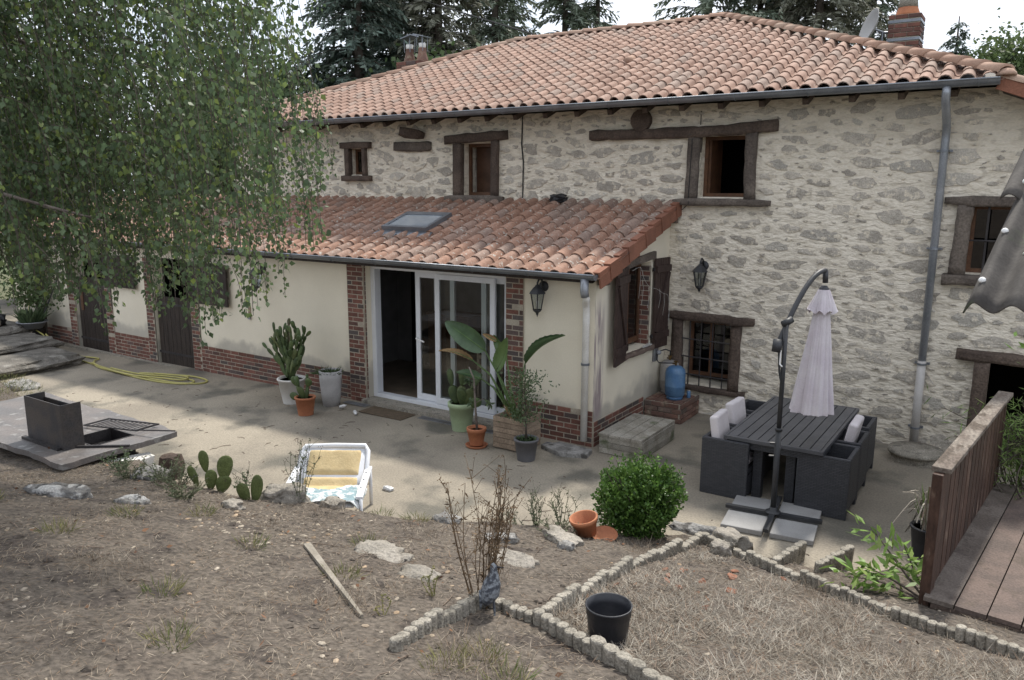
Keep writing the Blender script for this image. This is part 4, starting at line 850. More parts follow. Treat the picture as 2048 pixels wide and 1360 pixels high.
for k,(x,y,a) in enumerate(spots):
    o=ch0 if k==0 else copytree(ch0); o.location=(x,y,0); o.rotation_euler=(0,0,a); o['label']=lab[k]
def cushion(c,size,rot,name,label,group):
    b=MB(); b.box((0,0,0),size); o=b.build(name,'cushion',None,True); o.modifiers.new('b','BEVEL').width=.028; o.modifiers['b'].segments=3
    o.location=c; o.rotation_euler=rot; tag(o,label,'cushion',group); return o
cg='off white chair cushions'
cushion((1.905,-2.865,.655),(.10,.43,.50),(0,R(-9),R(2)),'back_cushion','off white back cushion on the near west chair',cg); cushion((1.885,-2.21,.655),(.10,.43,.50),(0,R(-9),R(-3)),'back_cushion','off white back cushion on the middle west chair',cg); cushion((3.215,-2.20,.655),(.10,.40,.48),(R(4),R(12),0),'back_cushion','off white back cushion on the chair at the rain pipe side',cg)
cushion((2.06,-2.865,.395),(.44,.44,.07),(0,0,0),'seat_cushion','off white seat cushion on the near west chair',cg); cushion((2.05,-2.21,.395),(.44,.44,.07),(0,0,0),'seat_cushion','off white seat cushion on the middle west chair',cg); cushion((3.08,-2.15,.395),(.44,.44,.07),(0,0,0),'seat_cushion','off white seat cushion on the chair at the rain pipe side',cg)
# ---------------------------------------------------------------- cantilever parasol
px,py=2.72,-3.51; U=thing('cantilever_parasol','folded off white cantilever parasol on a dark curved arm','parasol',(px,py,0))
b=MB(); b.tube([(px,py,.05),(px,py,1.02)],.030,14); b.build('lower_pole','black_metal',U,True); b=MB(); b.tube([(px,py,1.0),(px,py,2.16)],.024,14); b.build('upper_pole','black_metal',U,True)
MB().tube([(px,py,1.0),(px,py,1.03)],.038,14).build('collar','black_metal',U,True)
for z in (.72,.86): MB().tube([(px-.03,py-.01,z),(px-.075,py-.03,z)],.012,8).build('knob','black_metal',U)
arm=[]
for k in range(15):
    t=k/14; arm.append((2.655+.275*t,-3.55+.65*t,1.90+.73*math.sin(min(1,t*1.02)*math.pi/2)))
b=MB(); b.tube(arm,.026,12); b.build('arm','black_metal',U,True)
MB().tube([(2.655,-3.57,1.84),(2.655,-3.53,1.96)],.048,12).build('crank_box','black_metal',U,True); MB().tube([(2.67,-3.54,1.86),(2.69,-3.53,1.62),(2.715,-3.52,1.50)],.012,6).build('strut','black_metal',U); MB().tube([(2.70,-3.57,1.86),(2.70,-3.58,1.72),(2.73,-3.60,1.70)],.008,6).build('crank_handle','white_metal',U)
MB().tube([(px-.03,py-.02,2.12),(px+.04,py+.05,2.17)],.036,10).build('arm_clamp','black_metal',U,True)
b=MB(); b.tube([(2.93,-2.90,2.63),(2.935,-2.89,2.50)],.028,10); b.lathe([(.055,2.42),(.05,2.44),(.03,2.47)],(2.93,-2.9,0),12); b.build('head','black_metal',U,True)
def pleat(z0,z1,r0,r1,k,amp,axis=(2.93,-2.9,2.90),bulge=0,nz_=14,nu=96,ph=0.,jag=0.):
    b=MB()
    def fn(u,v):
        a=u*2*math.pi; z=z0+(z1-z0)*v; r_=r0+(r1-r0)*v+bulge*math.sin(v*math.pi); r_*=1+amp*(.35+.65*v)*(math.cos(k*a+ph+.9*math.sin(2*a+1.5*v)+.5*math.sin(3*a+2*v))*(.8+.5*math.sin(a*3+2))+.3*math.cos(2.7*k*a+2))*.6+.05*noise.noise(V(math.cos(a)*2,math.sin(a)*2,z*3))
        cx=axis[0]+(axis[2]-axis[0])*(2.42-z)/1.3; return V(cx+r_*math.cos(a),axis[1]+r_*math.sin(a),z+(jag*math.cos(k*a+ph) if v>.99 else 0))
    b.grid(fn,nu,nz_); return b
pleat(2.30,1.10,.065,.215,11,.22).build('canopy','canopy',U,True); pleat(2.43,2.20,.055,.145,9,.25,jag=.02,ph=1).build('top_vent','canopy',U,True)
b=MB(); rz=Matrix.Rotation(R(7),3,'Z'); b.box((px,py,.085),(.98,.055,.035),rz); b.build('base_bar','black_metal',U); b=MB(); b.box((px,py,.086),(.055,.98,.0345),rz); b.build('base_bar','black_metal',U); MB().lathe([(.085,.10),(.08,.11),(.04,.115),(.035,.16)],(px,py,0),14).build('base_hub','black_metal',U,True)
for k,(a,e,l) in enumerate(((-1,-1,'grey concrete slab of the parasol base next to the lichen covered boulder'),(1,-1,'grey concrete slab of the parasol base nearest the edging steps'),(-1,1,'grey concrete slab of the parasol base between the hub and the cushioned chair'),(1,1,'grey concrete slab of the parasol base against the empty chair side'))):
    b=MB(); b.box((0,0,0),(.42,.42,.055)); o=b.build('paving_slab','slab_grey',bevel=.008); q=rz@V(a*.245,e*.245,0); o.location=(px+q.x,py+q.y,.030); o.rotation_euler=(0,0,R(7)); tag(o,l,'paving slab','slabs weighing down the parasol')
# ---------------------------------------------------------------- pots and plants on the terrace
def pot(b,x,y,z,rb,rt,h,rim=.03,n=28,wall=.018):
    b.lathe([(0,0),(rb,0),(rb*1.01,.01),(rt*.985,h-rim),(rt*1.05,h-rim),(rt*1.07,h-.005),(rt*1.05,h),(rt-wall,h),(rt-wall*1.2,h-.06),(0,h-.06)],(x,y,z),n); return b
def pad(b,base,d,nrm,L_,W_,T_=.018,rnd=0.):
    d=Vector(d).normalized(); n=Vector(nrm); n=(n-d*n.dot(d)).normalized(); s=d.cross(n); base=Vector(base); nu,nv=10,9
    def fn(u,v):
        a=u*2*math.pi; t=(1-math.cos(math.pi*v))/2; w_=math.sin(math.pi*v)*(.62+.55*t) if 0<v<1 else 0.
        return base+d*(t*L_)+s*(math.cos(a)*W_/2*w_)+n*(math.sin(a)*T_*w_**.6)
    b.grid(fn,nu,nv,rnd)
def cactus_stem(b,base,d,L_,W_,lvl,rs,nrm=(0,-1,0)):
    n=Vector(nrm)+Vector((rs.gauss(0,.5),rs.gauss(0,.4),0)); pad(b,base,d,n,L_,W_,W_*.2,rs.random()); tip=Vector(base)+Vector(d).normalized()*L_*.94
    if lvl>0:
        for k in range(rs.choice((1,1,2))):
            dd=Vector(d).normalized()+Vector((rs.gauss(0,.33),rs.gauss(0,.2),rs.uniform(.1,.4))); cactus_stem(b,tip,dd,L_*rs.uniform(.72,.95),W_*rs.uniform(.8,.98),lvl-1,rs,nrm)
x,y=-5.21,-3.12; z=zt(x); P=thing('potted_cactus','tall many branched prickly pear in a white tapered pot by the rendered wall','potted plant',(x,y,z)); pot(MB(),x,y,z,.15,.22,.42).build('pot','pot_white',P,True); MB().lathe([(.0,0),(.2,0.0)],(x,y,z+.385),16).build('soil','soil',P)
rs=random.Random(5); b=MB(); b.tube([(x+.02,y,z+.38),(x,y,z+.62),(x-.03,y,z+.85)],[.06,.055,.045],8)
for (dx,dz,tx) in ((-.03,.55,-.35),(0,.6,.0),(.04,.6,.35),(-.05,.65,-.55),(.05,.7,.6),(-.02,.75,-.15),(.02,.75,.2),(0.,.5,.1),(-.04,.5,-.7)):
    for yy in (-.05,.05): cactus_stem(b,(x+dx+rs.gauss(0,.03),y+yy,z+dz*.85),(tx+rs.gauss(0,.1),rs.gauss(0,.15),1),.255,.10,3,rs)
for k in range(5): cactus_stem(b,(x+rs.gauss(0,.03),y,z+.62),(-1+.4*k,-.2,.5),.2,.08,1,rs)
b.build('cactus','cactus',P,True); MB().tube([(x+.02,y-.03,z+.4),(x+.05,y-.04,z+1.42)],.008,5).build('stake','twig',P)
x,y=-4.55,-2.88; z=zt(x); P=thing('tall_grey_planter','tall grey fibre planter with low spiky greenery','planter',(x,y,z)); MB().lathe([(0,0),(.135,0),(.16,.2),(.18,.45),(.185,.58),(.165,.58),(.16,.5),(0,.5)],(x,y,z),28).build('pot','pot_grey',P,True)
def tuft(n,c,rad,h0,h1,wd,seed,lean=.6,up=1.):
    r_=np.random.default_rng(seed); a=r_.uniform(0,2*np.pi,n); rr=rad*np.sqrt(r_.random(n)); p=np.stack([c[0]+rr*np.cos(a),c[1]+rr*np.sin(a),np.full(n,c[2])],1); d=np.stack([np.cos(a)*lean*r_.random(n),np.sin(a)*lean*r_.random(n),np.full(n,up)],1)+r_.normal(0,.25,(n,3)); nr=r_.normal(0,1,(n,3)); return leaves(p,d,nr,r_.uniform(h0,h1,n),wd)
v,f=tuft(260,(x,y,z+.52),.15,.05,.16,.018,3,1.6,.6); v2,f2=tuft(60,(x-.2,y,z+.5),.08,.1,.22,.02,4,1.4,.3); mesh_obj('foliage',np.concatenate([v,v2]),np.concatenate([f,f2+len(v)]),'leaf_dark',P,rnd=np.random.rand(320))
x,y=-4.47,-3.50; z=zt(x); P=thing('potted_prickly_pear','small prickly pear leaning out of a terracotta pot beside the grey planter','potted plant',(x,y,z)); pot(MB(),x,y,z,.115,.155,.29).build('pot','terracotta',P,True); MB().lathe([(0,0),(.14,0)],(x,y,z+.262),14).build('soil','soil',P)
rs=random.Random(9); b=MB(); 
for (dx,dd) in ((-.06,(-.5,0,.9)),(.03,(.15,0,1)),(-.02,(-.2,-.3,1)),(-.09,(-.9,-.1,.15))): cactus_stem(b,(x+dx,y,z+.24),dd,.23,.14,1 if dd[2]>.5 else 0,rs)
b.build('cactus','cactus',P,True)
x,y=-1.95,-2.80; P=thing('green_pot_prickly_pear','broad padded prickly pear in a pale green pot before the sliding glass','potted plant',(x,y,0)); pot(MB(),x,y,0,.14,.19,.42,.07).build('pot','pot_green',P,True); MB().lathe([(0,0),(.17,0)],(x,y,.385),16).build('soil','soil',P)
rs=random.Random(14); b=MB()
for (dx,dd,l) in ((-.08,(-.35,0,1),2),(0,(-.05,.1,1),2),(.07,(.35,0,1),2),(.10,(.9,-.1,.5),1),(0.03,(.1,-.3,1),1)): cactus_stem(b,(x+dx,y,.36),dd,.30,.17,l-1,rs)
b.build('cactus','cactus',P,True)
x,y=-1.32,-3.30; P=thing('potted_bare_sapling','thin bare stem with few leaves in a terracotta pot on a saucer','potted plant',(x,y,0)); pot(MB(),x,y,.03,.09,.128,.24,.05).build('pot','terracotta',P,True); MB().lathe([(0,0),(.13,0),(.155,.035),(.145,.035),(.125,.012),(0,.012)],(x,y,.0),24).build('saucer','terracotta',P,True); MB().lathe([(0,0),(.11,0)],(x,y,.23),14).build('soil','soil',P)
b=MB(); b.tube([(x+.01,y,.22),(x-.02,y,.6),(x-.04,y,.95),(x-.12,y,1.10)],[.018,.014,.012,.008],7); b.tube([(x+.0,y,.62),(x+.13,y-.02,.70),(x+.22,y,.66)],[.006,.005,.004],5); b.tube([(x-.03,y,.8),(x-.1,y,.9)],.005,5); b.build('stem','bark_birch',P,True)
r_=np.random.default_rng(2); pp=[];dd=[]
for c,n in (((x-.13,y,.90),26),((x+.22,y,.65),18),((x-.08,y,.62),14)):
    for k in range(n): pp.append(np.array(c)+r_.normal(0,.02,3)); dd.append(r_.normal(0,1,3)+np.array([0,-.4,-.1]))
v,f=leaves(pp,dd,r_.normal(0,1,(len(pp),3)),.075,.035); mesh_obj('foliage',v,f,'leaf_shrub',P,rnd=r_.random(len(f)))
# wooden crate planter with a bird of paradise plant
x,y=-.87,-2.98; P=thing('bird_of_paradise_planter','slatted wooden planter box with a large leaved bird of paradise plant','potted plant',(x,y,0)); MB().bb(x-.20,x+.20,y-.20,y+.20,.02,.40).build('liner','soil',P)
for k in range(6):
    z=.02+k*.073
    for (a,c_,e,g_) in ((x-.235,x+.235,y-.232,y-.214),(x-.235,x+.235,y+.214,y+.232),(x+.214,x+.234,y-.213,y+.213),(x-.234,x-.214,y-.213,y+.213)): MB().bb(a,c_,e,g_,z,z+.066).build('slat','crate_wood',P)
def big_leaf(name,base,tip,nrm,wd,fold,mat,arch=.0,parent=P,split=False,roll=0.):
    base=Vector(base);tip=Vector(tip);d=tip-base;L_=d.length;d.normalize();n=Vector(nrm);n=(n-d*n.dot(d)).normalized();s=d.cross(n);b=MB()
    def fn(u,v):
        t=v; w_=wd/2*(math.sin(math.pi*t**.8)**.62 if 0<t<1 else 0)*(1-.25*t)+.003; q=u*2-1
        if split and t>.8 and abs(q)<.5: w_*=.9
        ang=q*fold; off=s*(w_*math.sin(ang)/max(.2,fold)*1.0)+n*(w_*(1-math.cos(ang))/max(.2,fold)*1.2+abs(q)*roll*w_)
        return base+d*(t*L_)+n*(arch*math.sin(t*math.pi))+off+n*(.006*math.sin(t*60)*abs(q))
    b.grid(fn,10,26); lf=b.build(name,mat,parent,True); MB().tube([base+d*(t*L_)+n*(arch*math.sin(t*math.pi)-.004) for t in [i/8 for i in range(9)]],[.011*(1-i/9) +.002 for i in range(9)],6).build('midrib','strelitzia_light',lf,True); return lf
big_leaf('leaf',(-1.40,-2.98,1.27),(-2.06,-3.02,1.62),(.15,-1,.55),.34,.5,'strelitzia',.05); big_leaf('leaf',(-1.17,-3.05,1.04),(-.95,-3.1,1.52),(-.35,-1,.1),.30,.6,'strelitzia_light',-.04)
big_leaf('leaf',(-.72,-3.02,1.20),(-.10,-3.06,1.64),(-.25,-.45,1),.20,1.9,'strelitzia',.06,split=True,roll=.2); big_leaf('leaf',(-1.10,-2.9,1.22),(-1.30,-2.92,1.50),(0,-1,.3),.16,1.0,'strelitzia_light',.02); big_leaf('leaf',(-1.45,-3.0,.87),(-1.86,-3.05,.92),(0,-.6,1),.17,.7,'strelitzia',.03)
big_leaf('withered_leaf',(-1.58,-3.02,1.12),(-2.14,-3.08,1.20),(0,-.5,1),.13,.8,'dry_leaf',.06); big_leaf('withered_leaf',(-1.22,-2.95,1.42),(-1.44,-2.98,1.50),(0,-1,.6),.10,1.2,'dry_leaf',.02)
for pts in ([(x,y,.4),(-1.1,-2.98,.85),(-1.40,-2.98,1.27)],[(x-.02,y,.4),(-1.05,-3.02,.75),(-1.17,-3.05,1.04)],[(x+.05,y,.4),(-.80,-3.0,.85),(-.72,-3.02,1.20)],[(x,y,.4),(-1.0,-2.95,.8),(-1.10,-2.9,1.22)],[(x-.05,y,.4),(-1.25,-3.0,.78),(-1.45,-3.0,.87)],[(x-.05,y,.4),(-1.3,-3.0,.95),(-1.58,-3.02,1.12)],[(x+.02,y,.4),(-.85,-2.95,.8)]): MB().tube(pts,[.022,.014,.009][:len(pts)],7).build('leaf_stalk','strelitzia_light',P,True)
b=MB(); rs=random.Random(3)
for k in range(16): a=rs.uniform(0,6.3); b.tube([(x+.08*math.cos(a),y+.08*math.sin(a),.40),(x+.2*math.cos(a),y+.2*math.sin(a),.40+rs.uniform(.02,.22))],[.012,.003],4)
b.build('dry_sheaths','dry_leaf',P)
# shrub in a grey pot
x,y=-.48,-3.36; P=thing('potted_shrub','loose leafy shrub on a thin stem in a dark grey plastic pot','potted plant',(x,y,0)); pot(MB(),x,y,0,.115,.155,.29,.03).build('pot','pot_dark',P,True); MB().lathe([(0,0),(.14,0)],(x,y,.268),14).build('soil','soil',P); MB().tube([(x,y,.24),(x-.01,y,.6),(x-.03,y,.9),(x-.02,y,1.26)],[.016,.014,.01,.004],7).build('stem','bark',P,True)
r_=np.random.default_rng(8); n=1100; p=np.stack([r_.normal(x-.03,.13,n),r_.normal(y,.11,n),r_.uniform(.50,1.18,n)],1); k=np.abs(p[:,2]-.9)<.42; p=p[k]; v,f=leaves(p,r_.normal(0,1,(len(p),3))+[0,0,.5],r_.normal(0,1,(len(p),3)),r_.uniform(.03,.055,len(p)),.022); v2,f2=tuft(120,(x,y,.27),.12,.02,.06,.02,6,1,.8)
mesh_obj('foliage',np.concatenate([v,v2]),np.concatenate([f,f2+len(v)]),'leaf_shrub',P,rnd=r_.random(len(f)+len(f2)))
b=MB(); rs=random.Random(6)
for k in range(14): a=rs.uniform(0,6.3); z=rs.uniform(.5,.95); b.tube([(x-.01,y,z),(x+.18*math.cos(a),y+.15*math.sin(a),z+rs.uniform(.1,.25))],[.005,.002],4)
b.build('twigs','bark',P)
# doormat, gratings, bottle litter
MM=thing('doormat','brown coir doormat flat on the terrace before the open door','doormat',(-3.4,-2.75,0)); b=MB(); b.bb(-3.85,-2.98,-2.98,-2.62,.002,.014); b.build('fibre','mat_fiber',MM,bevel=.004); MB().bb(-3.80,-3.03,-2.94,-2.66,.0145,.017).build('pile','mat_fiber',MM)
for k,(a,c_) in enumerate(((-2.86,-2.36),(-2.34,-1.84),(-1.82,-1.32),(-.62,-.12),(-4.45,-3.95))):
    g=thing('drain_grating',['steel slot drain grating right of the doormat','steel slot drain grating left of the green pot','steel slot drain grating behind the terracotta pot','steel slot drain grating by the rain pipe','steel slot drain grating at the foot of the brick pier'][k],'drain grating',((a+c_)/2,-2.66,0),'drain gratings along the annex'); b=MB(); b.bb(a,c_,-2.615,-2.60,.001,.008); b.bb(a,c_,-2.73,-2.715,.001,.008); b.build('frame','grating',g)
    for j in range(20): MB().bb(a+j*.025,a+j*.025+.012,-2.7149,-2.6151,.001,.007).build('slat','grating',g)
for (x,y,a,l) in ((-4.25,-2.98,.6,'crushed clear plastic bottle standing by the grey planter'),(-3.86,-3.05,0,'crushed clear plastic bottle lying near the doormat')):
    o=MB().lathe([(0,0),(.028,0),(.03,.03),(.024,.06),(.03,.09),(.022,.12),(.01,.14),(.01,.155),(0,.155)],(0,0,0),10).build('plastic_bottle','clear_plastic',None,True); o.location=(x,y,zt(x)+.03); o.rotation_euler=(R(90) if a==0 else R(70),0,a+.9); tag(o,l,'bottle','crushed bottles on the terrace')
o=MB(); rough_block(o,(-1.25,-5.15,.02),(.12,.07,.05),2,.3); tag(o.build('plastic_scrap','clear_plastic'),'torn white plastic scrap on the terrace near the lounge chair','plastic scrap')
# ---------------------------------------------------------------- stone slabs by the corner, manhole
o=MB(); o.prism([(-.55,-2.88),(-.20,-3.02),(.16,-2.90),(.12,-2.66),(-.4,-2.62)],-.02,.06); tag(o.build('corner_slab','rock',bevel=.012),'mossy flat stone slab under the white rain pipe outlet','stone slab')
MH=thing('drain_cover','round grey concrete drain cover under the tall rain pipe','drain cover',(3.74,-.55,0)); b=MB(); b.lathe([(0,.0),(.30,.0),(.30,.10),(.28,.10)],(3.74,-.52,0),20); b.build('collar','concrete',MH); b=MB(); b.lathe([(0,.10),(.335,.10),(.34,.12),(.33,.15),(.0,.155)],(3.74,-.52,0),24); b.build('lid','concrete',MH,True)
# ---------------------------------------------------------------- broken lounge chair
cc=V(-1.30,-6.0,0); rt=V(.835,.55,0); fd=V(.55,-.835,0); up=V(0,0,1)
LC=thing('lounge_chair','white plastic lounge chair with torn cushion showing yellow foam','chair',cc)
def lc(a,f_,h): return cc+rt*a+fd*f_+up*h
b=MB(); pr_=[(-.36,-.02,.28),(-.37,-.18,.46),(-.365,-.30,.60),(-.33,-.34,.645),(0,-.35,.655),(.33,-.34,.655),(.365,-.30,.61),(.37,-.18,.46),(.36,-.02,.28)]; b.tube([lc(*q) for q in pr_],.028,8); b.build('back_frame','white_plastic',LC,True)
for s_ in (-1,1):
    b=MB(); b.bar(lc(.385*s_,-.22,.45),lc(.395*s_,.42,.35),.075,.04); b.build('armrest','white_plastic',LC,bevel=.012); MB().tube([lc(.40*s_,-.20,.45),lc(.39*s_,-.26,.0)],.02,7).build('leg','white_plastic',LC,True); MB().tube([lc(.41*s_,.40,.36),lc(.41*s_,.42,.0)],.02,7).build('leg','white_plastic',LC,True)
    for f_ in (-.02,.12,.28): MB().tube([lc(.39*s_,f_,.455-f_*.15),lc(.39*s_,f_,.462-f_*.15)],.009,6).build('screw','black_metal',LC)
MB().grid(lambda u,v:lc(-.34+.68*u,-.32+.34*v,.625-.33*v),4,4).build('back_panel','white_plastic',LC,True,solid=.02); MB().grid(lambda u,v:lc(-.34+.68*u,.02+.42*v,.285-.02*v),4,3).build('seat_panel','white_plastic',LC,True,solid=.02)
def cus(u0,u1,v0,v1,h,mat,nm,amp=.008):
    def fn(u,v):
        uu=u0+(u1-u0)*u; vv=v0+(v1-v0)*v; f_=-.31+.74*vv; z=.60-.33*min(1,vv/.46) if vv<.46 else .27-.03*(vv-.46); e=min(u,1-u,v,1-v); return lc(-.31+.62*uu,f_,z+h*min(1,e*9)**.5+amp*noise.noise(V(uu*6,vv*6,h*40)))
    return MB().grid(fn,20,20)
CU=thing('torn_cushion','yellow foam cushion with its patterned cover slipped down on the lounge chair','cushion',cc+V(0,0,.3)); cus(.04,.99,.02,.30,.05,'foam','f').build('foam_block','foam',CU,True,solid=.02); cus(.02,.98,.33,.72,.052,'foam','f').build('foam_block','foam',CU,True,solid=.02)
def cov(u,v):
    uu=u; s0=.52+.16*math.sin(math.pi*min(1,max(0,uu)))-(.10 if uu>.6 else .06*(1-uu)); vv=s0+(1.08-s0)*v; f_=-.31+.74*vv; z=.60-.33*min(1,vv/.46); return lc(-.40+.80*uu,f_,z+.075+.022*noise.noise(V(uu*7,vv*7,3))+.012*noise.noise(V(uu*19,vv*19,3))-(.10*max(0,abs(uu-.5)-.40)*8))
MB().grid(cov,30,20).build('cover','cover_cloth',CU,True,solid=.006)
# ---------------------------------------------------------------- stone barbecue
SZ=.56; BQ=thing('stone_barbecue','outdoor barbecue made of a thick granite slab on blocks with a steel firebox','barbecue',(-5.2,-6.7,.3))
def plate(xs,ys,skip,z0,z1,jit,seed):
    b=MB(); nx,ny=len(xs),len(ys); P={}
    def vid(i,j,z):
        x,y=xs[i],ys[j]
        if i in(0,nx-1) or j in (0,ny-1): q=noise.noise_vector(V(x*2.7,y*2.7,seed))*jit+noise.noise_vector(V(x*9,y*9,seed+z))*jit*.3; x+=q.x; y+=q.y
        return (x,y,z)
    inn=lambda i,j: 0<=i<nx-1 and 0<=j<ny-1 and not skip(xs[i]+.01,ys[j]+.01)
    for i in range(nx-1):
        for j in range(ny-1):
            if not inn(i,j): continue
            A=[(i,j),(i+1,j),(i+1,j+1),(i,j+1)]; b.quad(*[vid(*q,z1) for q in A]); b.quad(*[vid(*q,z0) for q in reversed(A)])
            for k,(di,dj) in enumerate(((0,-1),(1,0),(0,1),(-1,0))):
                if not inn(i+di,j+dj): q0,q1=A[k],A[(k+1)%4]; b.quad(vid(*q0,z0),vid(*q1,z0),vid(*q1,z1),vid(*q0,z1))
    return b
plate([-7.2+.15*i for i in range(16)]+[-4.85+.1*i for i in range(10)],[-7.45+.1*i for i in range(15)],lambda x,y:-4.76<x<-4.26 and -6.96<y<-6.46,SZ-.065,SZ,.055,4).build('granite_slab','granite',BQ)
b=MB(); b.bb(-5.16,-4.36,-7.21,-7.198,SZ,SZ+.52); b.build('firebox_plate','steel_dark',BQ); b=MB(); b.bb(-4.372,-4.36,-7.1979,-6.98,SZ,SZ+.52); b.build('firebox_plate','steel_dark',BQ); b=MB(); b.bb(-5.16,-5.148,-7.1979,-6.98,SZ,SZ+.52); b.build('firebox_plate','steel_dark',BQ); b=MB(); b.bb(-5.1479,-4.3721,-6.992,-6.98,SZ,SZ+.46); b.build('firebox_plate','steel_dark',BQ); MB().bb(-5.22,-4.42,-7.26,-7.211,SZ,SZ+.03).build('foot_rail','iron',BQ)
b=MB(); b.bb(-4.75,-4.25,-6.949,-6.935,SZ-.22,SZ+.006); b.bb(-4.75,-4.25,-6.465,-6.451,SZ-.22,SZ+.006); b.bb(-4.75,-4.736,-6.935,-6.465,SZ-.22,SZ+.006); b.bb(-4.264,-4.25,-6.935,-6.465,SZ-.22,SZ+.006); b.bb(-4.74,-4.26,-6.94,-6.46,SZ-.23,SZ-.215); b.build('grill_pit','iron',BQ)
for k in range(12): MB().tube([(-4.72+k*.04,-6.93,SZ-.14),(-4.72+k*.04,-6.47,SZ-.14)],.008,5).build('grill_bar','iron',BQ)
b=MB(); rough_block(b,(-3.98,-6.85,.18),(.22,.9,.46),3,.06,3); b.build('support_block','pvc_pale',BQ); b=MB(); rough_block(b,(-5.6,-6.1,.18),(.6,.25,.45),5,.1,3); b.build('support_block','rock',BQ); b=MB(); rough_block(b,(-6.6,-6.7,.26),(.5,.9,.28),8,.1,3); b.build('support_block','rock',BQ)
GR=thing('grill_rack','rusty wire grill rack lying on the granite slab','grill rack',(-4.7,-6.3,SZ)); b=MB(); b.tube([(-5.05,-6.62,SZ+.03),(-4.25,-6.42,SZ+.05),(-4.30,-6.10,SZ+.04),(-5.1,-6.28,SZ+.02),(-5.05,-6.62,SZ+.03)],.010,6); b.build('rack_frame','iron',GR)
for k in range(12): t=k/12+.04; MB().tube([(-5.05+.8*t,-6.62+.2*t,SZ+.03+.02*t),(-5.1+.8*t,-6.28+.18*t,SZ+.02+.02*t)],.005,5).build('wire','iron',GR)
MB().tube([(-4.30,-6.42,SZ+.05),(-3.72,-6.26,SZ+.10)],.009,6).build('handle','iron',GR)
PK=thing('iron_poker','thin iron bar lying along the near edge of the granite slab','poker',(-4.2,-7.0,SZ)); MB().bar((-4.55,-7.22,SZ+.014),(-3.90,-6.72,SZ+.014),.03,.022).build('bar','iron',PK); MB().bar((-4.60,-7.26,SZ+.012),(-4.5505,-7.2205,SZ+.012),.04,.02).build('grip','brown_frame',PK)
o=MB(); rough_block(o,(-3.52,-6.42,.21),(.22,.2,.30),6,.12,2,Matrix.Rotation(R(25),3,'Z')); tag(o.build('charred_block','old_beam'),'charred dark wood block beside the barbecue support','wood block')
for o in (BQ,GR,PK): o.location=o.location+V(.30,-.14,0)   # BQOFF
# ---------------------------------------------------------------- hose, steps, junk at the far end
hp=[(-14.7,-2.62,1.05),(-14.65,-2.70,.75),(-14.5,-2.8,.45),(-14.1,-2.9,.28),(-13.6,-2.95,.18),(-12.9,-3.05,-.02),(-12.2,-3.16,-.10),(-11.4,-3.25,-.09),(-10.6,-3.32,-.085),(-9.9,-3.40,-.075),(-9.2,-3.42,-.065),(-8.5,-3.40,-.055),(-8.0,-3.33,-.05),(-7.65,-3.16,-.045),(-7.72,-2.95,-.045),(-8.2,-2.88,-.05),(-8.8,-3.02,-.06),(-9.4,-3.25,-.065)]
def smooth(pts,n=6):
    pts=[Vector(q) for q in pts]; out=[]
    for i in range(len(pts)-1):
        p0,p1,p2,p3=pts[max(i-1,0)],pts[i],pts[i+1],pts[min(i+2,len(pts)-1)]
        for k in range(n):
            t=k/n; out.append(.5*((2*p1)+(p2-p0)*t+(2*p0-5*p1+4*p2-p3)*t*t+(3*p1-p0-3*p2+p3)*t**3))
    return out+[pts[-1]]
HO=thing('garden_hose','pale yellow garden hose trailing along the terrace in loose loops','hose',(-10,-3.3,-.1)); b=MB(); b.tube(smooth(hp),.017,7); b.build('hose_run','hose',HO,True)
b=MB(); b.tube(smooth([(-13.6,-2.9,.2),(-13.2,-2.95,.02),(-12.7,-3.3,-.09),(-12.0,-3.05,-.09),(-11.4,-2.95,-.08),(-11.2,-3.15,-.08),(-10.6,-3.40,-.075),(-9.8,-3.46,-.065),(-9.0,-3.50,-.06),(-8.3,-3.46,-.055),(-7.85,-3.30,-.05),(-7.95,-3.08,-.05),(-8.6,-3.12,-.055),(-9.3,-3.34,-.05),(-10.2,-3.36,-.05)]),.017,7); b.build('hose_loop','hose',HO,True)
b=MB(); b.tube(smooth([(-11.0,-3.30,-.055),(-10.2,-3.45,-.05),(-9.3,-3.5,-.04),(-8.6,-3.35,-.03),(-8.1,-3.2,-.035),(-8.3,-3.0,-.035),(-9.0,-3.2,-.03)]),.017,7); b.build('hose_loop','hose',HO,True)
for k,(x,y,z,sx,sy,l) in enumerate(((-11.9,-4.25,-.02,1.5,1.9,'rough stone slab, lowest of the steps at the hose end'),(-13.2,-4.15,.12,1.5,2.2,'rough stone slab, middle one of the steps at the hose end'),(-14.7,-4.1,.26,1.7,2.4,'rough stone slab, topmost of the steps at the hose end'))):
    b=MB(); rough_block(b,(x,y,z),(sx,sy,.30),k+20,.10,5); tag(b.build('stone_step','rock_shade'),l,'stone step','stone steps at the end of the annex')
for k,(x,y,z,s_,l) in enumerate(((-15.9,-4.0,.62,(.9,.6,.3),'shiny black plastic sack on the top step'),(-14.6,-3.6,.53,(.8,.45,.26),'flat black plastic sack with white print on the steps'))):
    b=MB(); rough_block(b,(x,y,z),s_,k+30,.2,4); o=b.build('plastic_sack','black_plastic',None,True); tag(o,l,'plastic sack','black sacks on the steps')
    for j in range(5 if k==0 else 2): q=MB(); q.box((x-.2+.25*j*(.6 if k==0 else 1),y-.24,z+.13),(.16,.10,.012),Matrix.Rotation(R(40),3,'X')); q.build('printed_label','white_plastic',None).parent=o
